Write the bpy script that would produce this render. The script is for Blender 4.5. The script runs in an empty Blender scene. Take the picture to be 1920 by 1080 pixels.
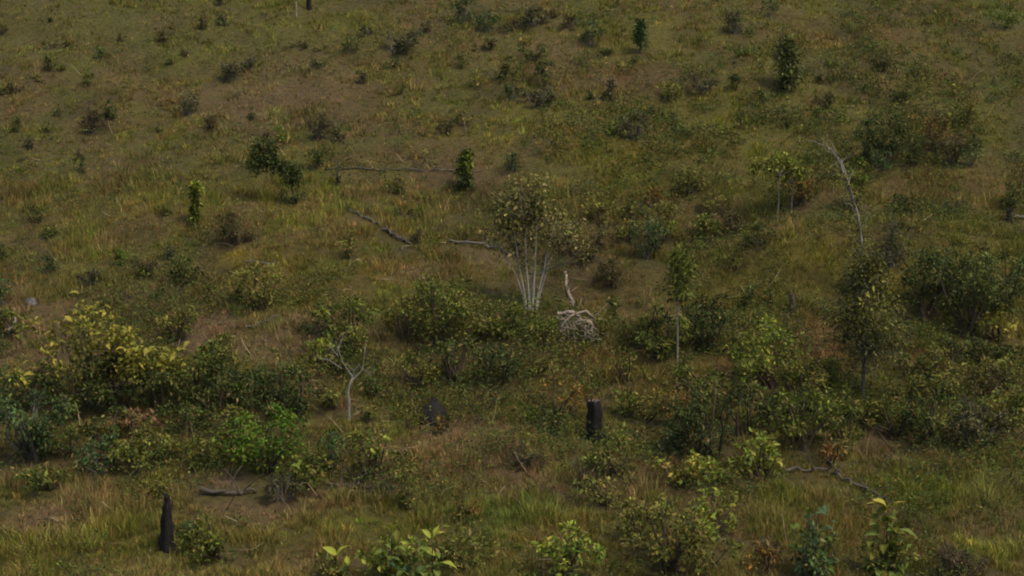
import bpy, math, random
import numpy as np
from mathutils import Matrix, Vector

# ------------------------------------------------------------------ camera, sky, sun, exposure
S = bpy.context.scene
HFOV, PITCH = math.radians(34.0), math.radians(-12.0)
cam_d = bpy.data.cameras.new('camera'); cam = bpy.data.objects.new('camera', cam_d)
S.collection.objects.link(cam); S.camera = cam
cam_d.sensor_width = 36; cam_d.lens = 18 / math.tan(HFOV / 2)
cam_d.clip_start = .2; cam_d.clip_end = 3000
cam.location = (0, 0, 0); cam.rotation_euler = (math.pi / 2 + PITCH, 0, 0)
FPX = 960 / math.tan(HFOV / 2)                       # focal length in photo pixels

W = bpy.data.worlds.new('World'); S.world = W; W.use_nodes = True
nt = W.node_tree; bg = nt.nodes['Background']
sky = nt.nodes.new('ShaderNodeTexSky'); sky.sky_type = 'NISHITA'; sky.sun_disc = False
SUN_EL, SUN_ROT = math.radians(58), math.radians(128)   # high veiled sun from the right, a little behind the camera
sky.sun_elevation = SUN_EL; sky.sun_rotation = SUN_ROT
sky.dust_density = 4.0; sky.air_density = 1.2; sky.ozone_density = .6
nt.links.new(sky.outputs[0], bg.inputs[0]); bg.inputs[1].default_value = .10
sd = bpy.data.lights.new('sun', 'SUN'); sd.energy = 1.3; sd.angle = math.radians(10); sd.color = (1, .93, .70)
so = bpy.data.objects.new('sun', sd); S.collection.objects.link(so)
sv = Vector((math.sin(SUN_ROT) * math.cos(SUN_EL), math.cos(SUN_ROT) * math.cos(SUN_EL), math.sin(SUN_EL)))
so.rotation_euler = sv.to_track_quat('Z', 'Y').to_euler()
S.view_settings.view_transform = 'Standard'; S.view_settings.look = 'None'
S.view_settings.gamma = 1; S.view_settings.use_curve_mapping = False
S.view_settings.exposure = EXPO = 0.80
S.render.engine = 'CYCLES'
S.cycles.max_bounces = 5; S.cycles.diffuse_bounces = 3; S.cycles.transmission_bounces = 3; S.cycles.transparent_max_bounces = 4
S.cycles.pixel_filter_type = 'BLACKMAN_HARRIS'; S.cycles.filter_width = 2.0

rng = np.random.default_rng(7)
R = random.Random(11)

# ------------------------------------------------------------------ noise and terrain
_T = np.random.default_rng(3).random((256, 256))
def vnoise(x, y, s, ox=0.0):
    x = np.asarray(x, float) / s + 71.3 + ox; y = np.asarray(y, float) / s + 39.7 + ox * 1.7
    xi = np.floor(x).astype(int); yi = np.floor(y).astype(int); fx = x - xi; fy = y - yi
    fx = fx * fx * (3 - 2 * fx); fy = fy * fy * (3 - 2 * fy)
    a = _T[xi & 255, yi & 255]; b = _T[(xi + 1) & 255, yi & 255]; c = _T[xi & 255, (yi + 1) & 255]; d = _T[(xi + 1) & 255, (yi + 1) & 255]
    return (a * (1 - fx) + b * fx) * (1 - fy) + (c * (1 - fx) + d * fx) * fy
def fbm(x, y, s, ox=0.0, o=4):
    t = 0; a = 1; w = 0
    for k in range(o):
        t = t + a * vnoise(x, y, s / 2 ** k, ox + 13 * k); w += a; a *= .55
    return t / w

_kd = [(1080, 30), (900, 34.3), (800, 37.3), (600, 43), (400, 50), (200, 58), (0, 67)]
_ky = np.array([-400, -60, -12, 0, 5, 12, 20, 26] + [d for _, d in _kd] + [80, 100, 140, 200, 400, 1500], float)
_kz = np.array([2, 0, -1.6, -1.7, -3.6, -6.7, -10.2, -12.0] + [d * math.tan(PITCH + math.atan((540 - y) / FPX)) for y, d in _kd] + [2.6, 10.0, 22, 33, 45, 60], float)
_fy = np.arange(-400, 1500, .25); _fz = np.interp(_fy, _ky, _kz)
_k = np.hanning(25); _k /= _k.sum(); _fz = np.convolve(np.pad(_fz, 12, mode='edge'), _k, 'valid')
BUMPS = []
def height(x, y):
    x = np.asarray(x, float); y = np.asarray(y, float)
    z = np.interp(y, _fy, _fz)
    m = np.clip((y - 22) / 8, 0, 1)
    z = z + m * ((fbm(x, y, 16, 5) - .5) * 1.5 + (fbm(x, y, 3.2, 9) - .5) * .42)
    z = z + np.clip((y - 40) / 8, 0, 1) * (fbm(x / 7, y, 1.5, 83, 2) - .5) * .22
    far = np.clip((y - 90) / 200, 0, 1)
    z = z + far * (fbm(x, y, 120, 2) - .5) * 26
    for bx, by, rx, ry, h in BUMPS:
        z = z + h * np.exp(-((x - bx) / rx) ** 2 - ((y - by) / ry) ** 2)
    return z
_cp, _sp = math.cos(PITCH), math.sin(PITCH)
def at(px, py):                                      # the point of the hillside seen at a photo pixel
    u, v = (px - 960) / FPX, (540 - py) / FPX
    d = np.array([u, _cp - v * _sp, _sp + v * _cp])
    t = np.arange(12, 140, .04)
    P = d[None] * t[:, None]
    below = P[:, 2] < height(P[:, 0], P[:, 1])
    below &= P[:, 1] > 24
    i = int(np.argmax(below)) if below.any() else len(t) - 1
    return P[i]
def mpp(p): return math.hypot(p[1], p[2]) / FPX      # metres per photo pixel there

def bump(px, py, rx, ry, h):
    p = at(px, py); BUMPS.append((p[0], p[1], rx, ry, h))
bump(1480, 500, 4.5, 1.4, 1.1); bump(1180, 520, 3.5, 2.4, -.8); bump(1310, 420, 2.5, 2.5, -.6); bump(1780, 470, 4.0, 2.0, .6); bump(1000, 300, 4.5, 1.6, .35); bump(880, 650, 5, 1.5, -.3); bump(1225, 622, 1.0, .8, .32); bump(250, 385, 2.2, .6, .18)
bump(560, 620, 2.0, 1.2, .3); bump(100, 40, 5, .8, .22); bump(620, 960, 1.5, .6, .18)

# ------------------------------------------------------------------ materials
def lin(c):
    c = np.asarray(c, float) / 255
    return np.where(c <= .04045, c / 12.92, ((c + .055) / 1.055) ** 2.4)
def new_mat(name):
    m = bpy.data.materials.new(name); m.use_nodes = True
    t = m.node_tree; b = t.nodes['Principled BSDF']; b.inputs['Specular IOR Level'].default_value = .25
    return m, t, b
def attr_mat(name, rough, transl, spec=.2):
    m, t, b = new_mat(name)
    a = t.nodes.new('ShaderNodeAttribute'); a.attribute_name = 'Col'
    t.links.new(a.outputs['Color'], b.inputs['Base Color']); b.inputs['Roughness'].default_value = rough
    b.inputs['Specular IOR Level'].default_value = spec
    if transl:
        tr = t.nodes.new('ShaderNodeBsdfTranslucent'); mx = t.nodes.new('ShaderNodeMixShader')
        g = t.nodes.new('ShaderNodeMixRGB'); g.blend_type = 'MULTIPLY'; g.inputs[0].default_value = 1; g.inputs[2].default_value = (1.0, 1.05, .5, 1)
        t.links.new(a.outputs['Color'], g.inputs[1]); t.links.new(g.outputs[0], tr.inputs[0])
        mx.inputs[0].default_value = transl
        t.links.new(b.outputs[0], mx.inputs[1]); t.links.new(tr.outputs[0], mx.inputs[2])
        t.links.new(mx.outputs[0], t.nodes['Material Output'].inputs[0])
    return m
M_LEAF = attr_mat('leaf', .62, .28, .16)
M_GRASS = attr_mat('grass_blade', .8, .25, .08)
def bark_mat(name, base, dark, scale=14, rough=.85, stretch=6, bumpd=.02):
    m, t, b = new_mat(name)
    tc = t.nodes.new('ShaderNodeTexCoord'); mp = t.nodes.new('ShaderNodeMapping'); mp.inputs['Scale'].default_value = (stretch, stretch, 1)
    n = t.nodes.new('ShaderNodeTexNoise'); n.inputs['Scale'].default_value = scale; n.inputs['Detail'].default_value = 6
    n2 = t.nodes.new('ShaderNodeTexNoise'); n2.inputs['Scale'].default_value = 2.3
    r = t.nodes.new('ShaderNodeValToRGB'); r.color_ramp.elements[0].position = .35; r.color_ramp.elements[1].position = .62
    r.color_ramp.elements[0].color = (*dark, 1); r.color_ramp.elements[1].color = (*base, 1)
    mx = t.nodes.new('ShaderNodeMixRGB'); mx.blend_type = 'MULTIPLY'; mx.inputs[0].default_value = .55
    t.links.new(tc.outputs['Object'], mp.inputs[0]); t.links.new(mp.outputs[0], n.inputs[0]); t.links.new(tc.outputs['Object'], n2.inputs[0])
    t.links.new(n.outputs[0], r.inputs[0]); t.links.new(r.outputs[0], mx.inputs[1]); t.links.new(n2.outputs[0], mx.inputs[2])
    t.links.new(mx.outputs[0], b.inputs['Base Color']); b.inputs['Roughness'].default_value = rough
    bp = t.nodes.new('ShaderNodeBump'); bp.inputs['Strength'].default_value = .8; bp.inputs['Distance'].default_value = bumpd
    t.links.new(n.outputs[0], bp.inputs['Height']); t.links.new(bp.outputs[0], b.inputs['Normal'])
    return m
M_PALE = bark_mat('pale_bark', (.34, .31, .255), (.13, .115, .09))
M_STEM = bark_mat('pale_grey_bark', (.54, .51, .44), (.20, .19, .16))
M_DRIFT = bark_mat('weathered_wood', (.46, .38, .29), (.17, .13, .095))
M_GREY = bark_mat('grey_bark', (.19, .175, .15), (.06, .055, .048))
M_BROWN = bark_mat('brown_bark', (.12, .085, .055), (.045, .033, .022))
M_CHAR = bark_mat('charred_wood', (.020, .016, .015), (.005, .0045, .005), 10, .8, 4, .03)
M_CUT = bark_mat('broken_wood', (.24, .18, .15), (.06, .045, .04), 20, .9, 1, .02)
M_LOG = bark_mat('log_bark', (.15, .125, .10), (.05, .04, .032))
M_SLOG = bark_mat('silvery_log_bark', (.20, .195, .165), (.07, .068, .056))
M_ROCK = bark_mat('rock', (.17, .17, .16), (.07, .07, .065), 6, .9, 1, .04)

# ------------------------------------------------------------------ mesh helpers
def link(name, me, mat, parent=None, kind=None):
    if mat: me.materials.append(mat)
    o = bpy.data.objects.new(name, me); S.collection.objects.link(o)
    if parent: o.parent = parent
    if kind: o['kind'] = kind
    return o
def mesh_np(name, V, F, col=None, smooth=False):     # F: one array (n,k) or a list of such arrays
    me = bpy.data.meshes.new(name); V = np.asarray(V, np.float32)
    Fs = F if isinstance(F, list) else [F]; Fs = [np.asarray(f, np.int32) for f in Fs if len(f)]
    me.vertices.add(len(V)); me.vertices.foreach_set('co', V.ravel())
    nl = sum(f.size for f in Fs); nf = sum(len(f) for f in Fs)
    me.loops.add(nl); me.polygons.add(nf)
    me.loops.foreach_set('vertex_index', np.concatenate([f.ravel() for f in Fs]))
    tot = np.concatenate([np.full(len(f), f.shape[1]) for f in Fs]); st = np.concatenate([[0], np.cumsum(tot)[:-1]])
    me.polygons.foreach_set('loop_start', st.astype(np.int32))
    if smooth: me.polygons.foreach_set('use_smooth', np.ones(nf, bool))
    me.update(calc_edges=True)
    if col is not None:
        a = me.color_attributes.new('Col', 'FLOAT_COLOR', 'POINT')
        c = np.ones((len(V), 4), np.float32); c[:, :3] = col; a.data.foreach_set('color', c.ravel())
    return me
class TB:                                            # gathers tapered tubes into one mesh
    def __init__(s, sides=6, rough=.12, seed=0): s.V = []; s.F = []; s.T = []; s.n = 0; s.k = sides; s.r = rough; s.g = np.random.default_rng(seed)
    def tube(s, pts, rad, cap=True):
        pts = np.asarray(pts, float); n = len(pts); k = s.k; rad = np.asarray(rad, float)
        tan = np.gradient(pts, axis=0); tan /= np.linalg.norm(tan, axis=1)[:, None] + 1e-9
        ref = np.array([0, 0, 1.]) if abs(tan[0][2]) < .8 else np.array([1., 0, 0])
        a = np.arange(k) / k * 2 * np.pi
        for i in range(n):
            u = np.cross(tan[i], ref); u /= np.linalg.norm(u) + 1e-9; v = np.cross(tan[i], u)
            rr = rad[i] * (1 + s.r * s.g.standard_normal(k))
            s.V.append(pts[i] + np.cos(a)[:, None] * u * rr[:, None] + np.sin(a)[:, None] * v * rr[:, None])
        for i in range(n - 1):
            b = s.n + i * k; j = np.arange(k)
            s.F.append(np.stack([b + j, b + (j + 1) % k, b + k + (j + 1) % k, b + k + j], 1))
        s.n += n * k
        if cap:
            for e, idx in ((pts[0], 0), (pts[-1], n - 1)):
                s.V.append(e[None]); b = s.n - n * k + idx * k if idx == 0 else s.n - k
                if idx: b = base0 + idx * k
                else: base0 = s.n - n * k; b = base0
                j = np.arange(k); s.T.append(np.stack([b + j, b + (j + 1) % k, np.full(k, s.n)], 1)); s.n += 1
        return s
    def mesh(s, name, smooth=True): return mesh_np(name, np.concatenate(s.V), [np.concatenate(s.F)] + ([np.concatenate(s.T)] if s.T else []), smooth=smooth)
def curve(p0, p1, n=7, wob=.08, g=None, sag=0):
    g = g or rng; p0 = np.asarray(p0, float); p1 = np.asarray(p1, float); L = np.linalg.norm(p1 - p0)
    t = np.linspace(0, 1, n)[:, None]; off = np.cumsum(g.standard_normal((n, 3)), 0) * wob * L / n
    off -= t * off[-1]; P = p0 + (p1 - p0) * t + off; P[:, 2] += sag * L * np.sin(t[:, 0] * np.pi)
    return P
def rnd_dir(g, n, up=0.0):
    d = g.standard_normal((n, 3)); d[:, 2] += up; return d / np.linalg.norm(d, axis=1)[:, None]
def leaves_np(g, C, out, L, ratio, cols, droop=.2):  # C centres (n,3), out outward direction, L leaf lengths
    n = len(C)
    d = out * .7 + g.standard_normal((n, 3)) * .55; d[:, 2] -= droop; d /= np.linalg.norm(d, axis=1)[:, None]
    nrm = g.standard_normal((n, 3)) * .55; nrm[:, 2] += 1.0
    s = np.cross(d, nrm); s /= np.linalg.norm(s, axis=1)[:, None] + 1e-9; nn = np.cross(s, d)
    L = L[:, None]; w = L * ratio * .5
    fold = nn * w * .35
    V = np.stack([C, C + d * L * .45 + s * w + fold, C + d * L - nn * L * .08, C + d * L * .45 - s * w + fold], 1).reshape(-1, 3)
    b = np.arange(n)[:, None] * 4
    return V, np.concatenate([b + [[0, 1, 2]], b + [[0, 2, 3]]]), np.repeat(cols, 4, 0)
K = 1.55                                             # albedo over seen brightness
def alb(c): return lin(c) * K * 1.0

# what each sort of plant looks like: (leaf colours, leaf length m, width ratio, twigs/woody share, density)
P = dict(
    dark=([(50, 58, 24), (40, 48, 20), (68, 74, 32)], .10, .5, .12, 1.0),
    deep=([(36, 44, 19), (42, 52, 23), (56, 66, 29)], .10, .5, .08, 1.15),
    teal=([(46, 60, 34), (50, 64, 36), (62, 74, 40)], .11, .45, .08, 1.1),
    green=([(64, 70, 24), (52, 60, 22), (84, 88, 34)], .11, .5, .10, 1.0),
    bright=([(62, 84, 20), (76, 94, 24), (48, 68, 18)], .10, .5, .05, 1.1),
    olive=([(76, 76, 30), (60, 62, 26), (98, 94, 42)], .10, .5, .15, .9),
    lime=([(88, 96, 34), (70, 82, 28), (108, 112, 42)], .13, .5, .06, 1.0),
    yellow=([(112, 104, 42), (94, 90, 34), (76, 78, 30)], .13, .55, .10, .8),
    autumn=([(98, 70, 28), (78, 64, 28), (60, 58, 28)], .11, .5, .2, .8),
    gray=([(60, 60, 38), (50, 50, 34), (76, 74, 48)], .09, .4, .3, .9),
    brown=([(68, 56, 38), (56, 54, 30), (62, 62, 32)], .07, .35, .28, .9),
    purple=([(70, 58, 46), (60, 60, 38), (56, 50, 40)], .065, .3, .3, .9),
    tan=([(124, 110, 70), (86, 80, 42), (56, 54, 32)], .11, .5, .15, .6),
    dry=([(112, 82, 60), (92, 68, 50), (70, 66, 34)], .12, .4, .2, .8),
)
def plant_crown(g, w, h, kind, leafscale=1.0, dens=1.0, bottom=0.0, shape='round', px=None, tone=1.0):
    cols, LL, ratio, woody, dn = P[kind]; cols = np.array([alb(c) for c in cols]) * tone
    LL = LL * leafscale
    px = px or w / 40
    LL = max(LL * .78, px * 2.0)
    ncl = int(np.clip(5 + w * h * 5.5, 5, 60))
    cen = []
    while len(cen) < ncl:
        q = g.uniform(-1, 1, 3)
        if shape == 'cone':
            t = (q[2] + 1) / 2
            if math.hypot(q[0], q[1]) < (1 - t) * .95 + .12: cen.append(q)
        elif shape == 'flat':
            if (q[0] ** 2 + q[1] ** 2) < 1 and q[2] > -.8 and (q[0] ** 2 + q[1] ** 2 + q[2] ** 2 * .7) < 1: cen.append(q)
        elif q @ q < 1 and g.random() < .35 + .65 * (q @ q): cen.append(q)
    cen = np.array(cen)
    C0 = cen * np.array([w * .42, w * .38, (h - bottom) * .42]) + np.array([0, 0, bottom + (h - bottom) * .5])
    C0 = C0 * (1 + g.standard_normal((ncl, 1)) * .06)
    n = int(np.clip(w * h * .9 / (LL * LL * ratio) * dn * dens * 1.7, 90, 8500))
    ci = g.integers(0, ncl, n)
    rc = min(w, max(h - bottom, .1)) * (.14 if ncl > 12 else .21) * (.6 + .8 * g.random(ncl))
    dd = rnd_dir(g, n, .25); rad = rc[ci] * g.random(n) ** .45
    C = C0[ci] + dd * rad[:, None] * np.array([1.15, 1.1, .85])
    C[:, 2] = np.maximum(C[:, 2], .02 + .05 * g.random(n))
    L = LL * np.exp(g.standard_normal(n) * .3)
    clt = g.integers(0, 3, ncl)
    pick = np.where(g.random(n) < .55, clt[ci], g.integers(0, 3, n))
    cc = cols[pick] * np.exp(g.standard_normal((n, 1)) * .28) * np.exp(g.standard_normal((ncl, 1)) * .20)[ci] * np.exp(g.standard_normal((n, 1)) * np.array([[.12, -.04, .06]]))
    tip = g.random(n) < .12 * (C[:, 2] > h * .35); cc[tip] = cc[tip] * 1.25 + alb((70, 70, 34)) * .5
    straw = g.random(n) < .05; cc[straw] = alb((112, 96, 58)) * .9
    if woody > .25:                                  # twiggy bushes: many thin leaves pointing outward
        k = g.random(n) < woody; L[k] *= 1.5
    V, F, CC = leaves_np(g, C, dd, L, ratio, cc)
    return V, F, CC, C0
def shrub(px, py, w, h, kind, label, shape='round', name='shrub', cat='shrub', dens=1.0, ls=1.0, stem=0.0, group=None, bark=None, tone=1.0):
    p = at(px, py - (.10 * w if stem == 0 else 0)); k = mpp(p); w_, h_ = w * k, h * k * 1.04
    g = np.random.default_rng(int(px * 7919 + py * 31 + w)); p[2] = float(height(p[0], p[1]))
    root = bpy.data.objects.new(name, None); S.collection.objects.link(root); root.location = p
    root.empty_display_size = .1
    root['label'] = label; root['category'] = cat
    if group: root['group'] = group
    bt = stem * k
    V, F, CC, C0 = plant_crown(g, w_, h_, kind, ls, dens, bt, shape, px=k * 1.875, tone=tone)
    link('foliage', mesh_np('foliage', V, F, CC), M_LEAF, root, 'stuff')
    tb = TB(5, .1, int(px))
    base_r = max(.012, min(.05, w_ * .022))
    if stem:
        tb.tube(curve((0, 0, -.1), (g.uniform(-.05, .05), 0, bt + (h_ - bt) * .6), 6, .06, g), np.linspace(base_r * 1.5, base_r * .5, 6))
        for c in C0[: 8]: tb.tube(curve((0, 0, bt + g.uniform(-.1, .3) * (h_ - bt)), c, 4, .1, g), np.linspace(base_r * .6, base_r * .2, 4), False)
    else:
        for c in C0[: min(10, 3 + int(w_ * 4))]:
            tb.tube(curve((g.uniform(-.08, .08) * w_, g.uniform(-.05, .05) * w_, -.06), c * np.array([1, 1, 1.12]), 5, .15, g), np.linspace(base_r, base_r * .3, 5), False)
        if P[kind][3] > .25:                         # bare twigs standing out of the bush
            for _ in range(22):
                e = C0[g.integers(len(C0))] * (1.05 + .35 * g.random()) + np.array([0, 0, .1 * h_])
                tb.tube(curve(e * .35, e, 4, .2, g), np.linspace(.010, .005, 4), False)
    link('branch', tb.mesh('branch'), bark or (M_GREY if kind in ('gray', 'teal', 'tan') else M_BROWN), root)
    return root

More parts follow.
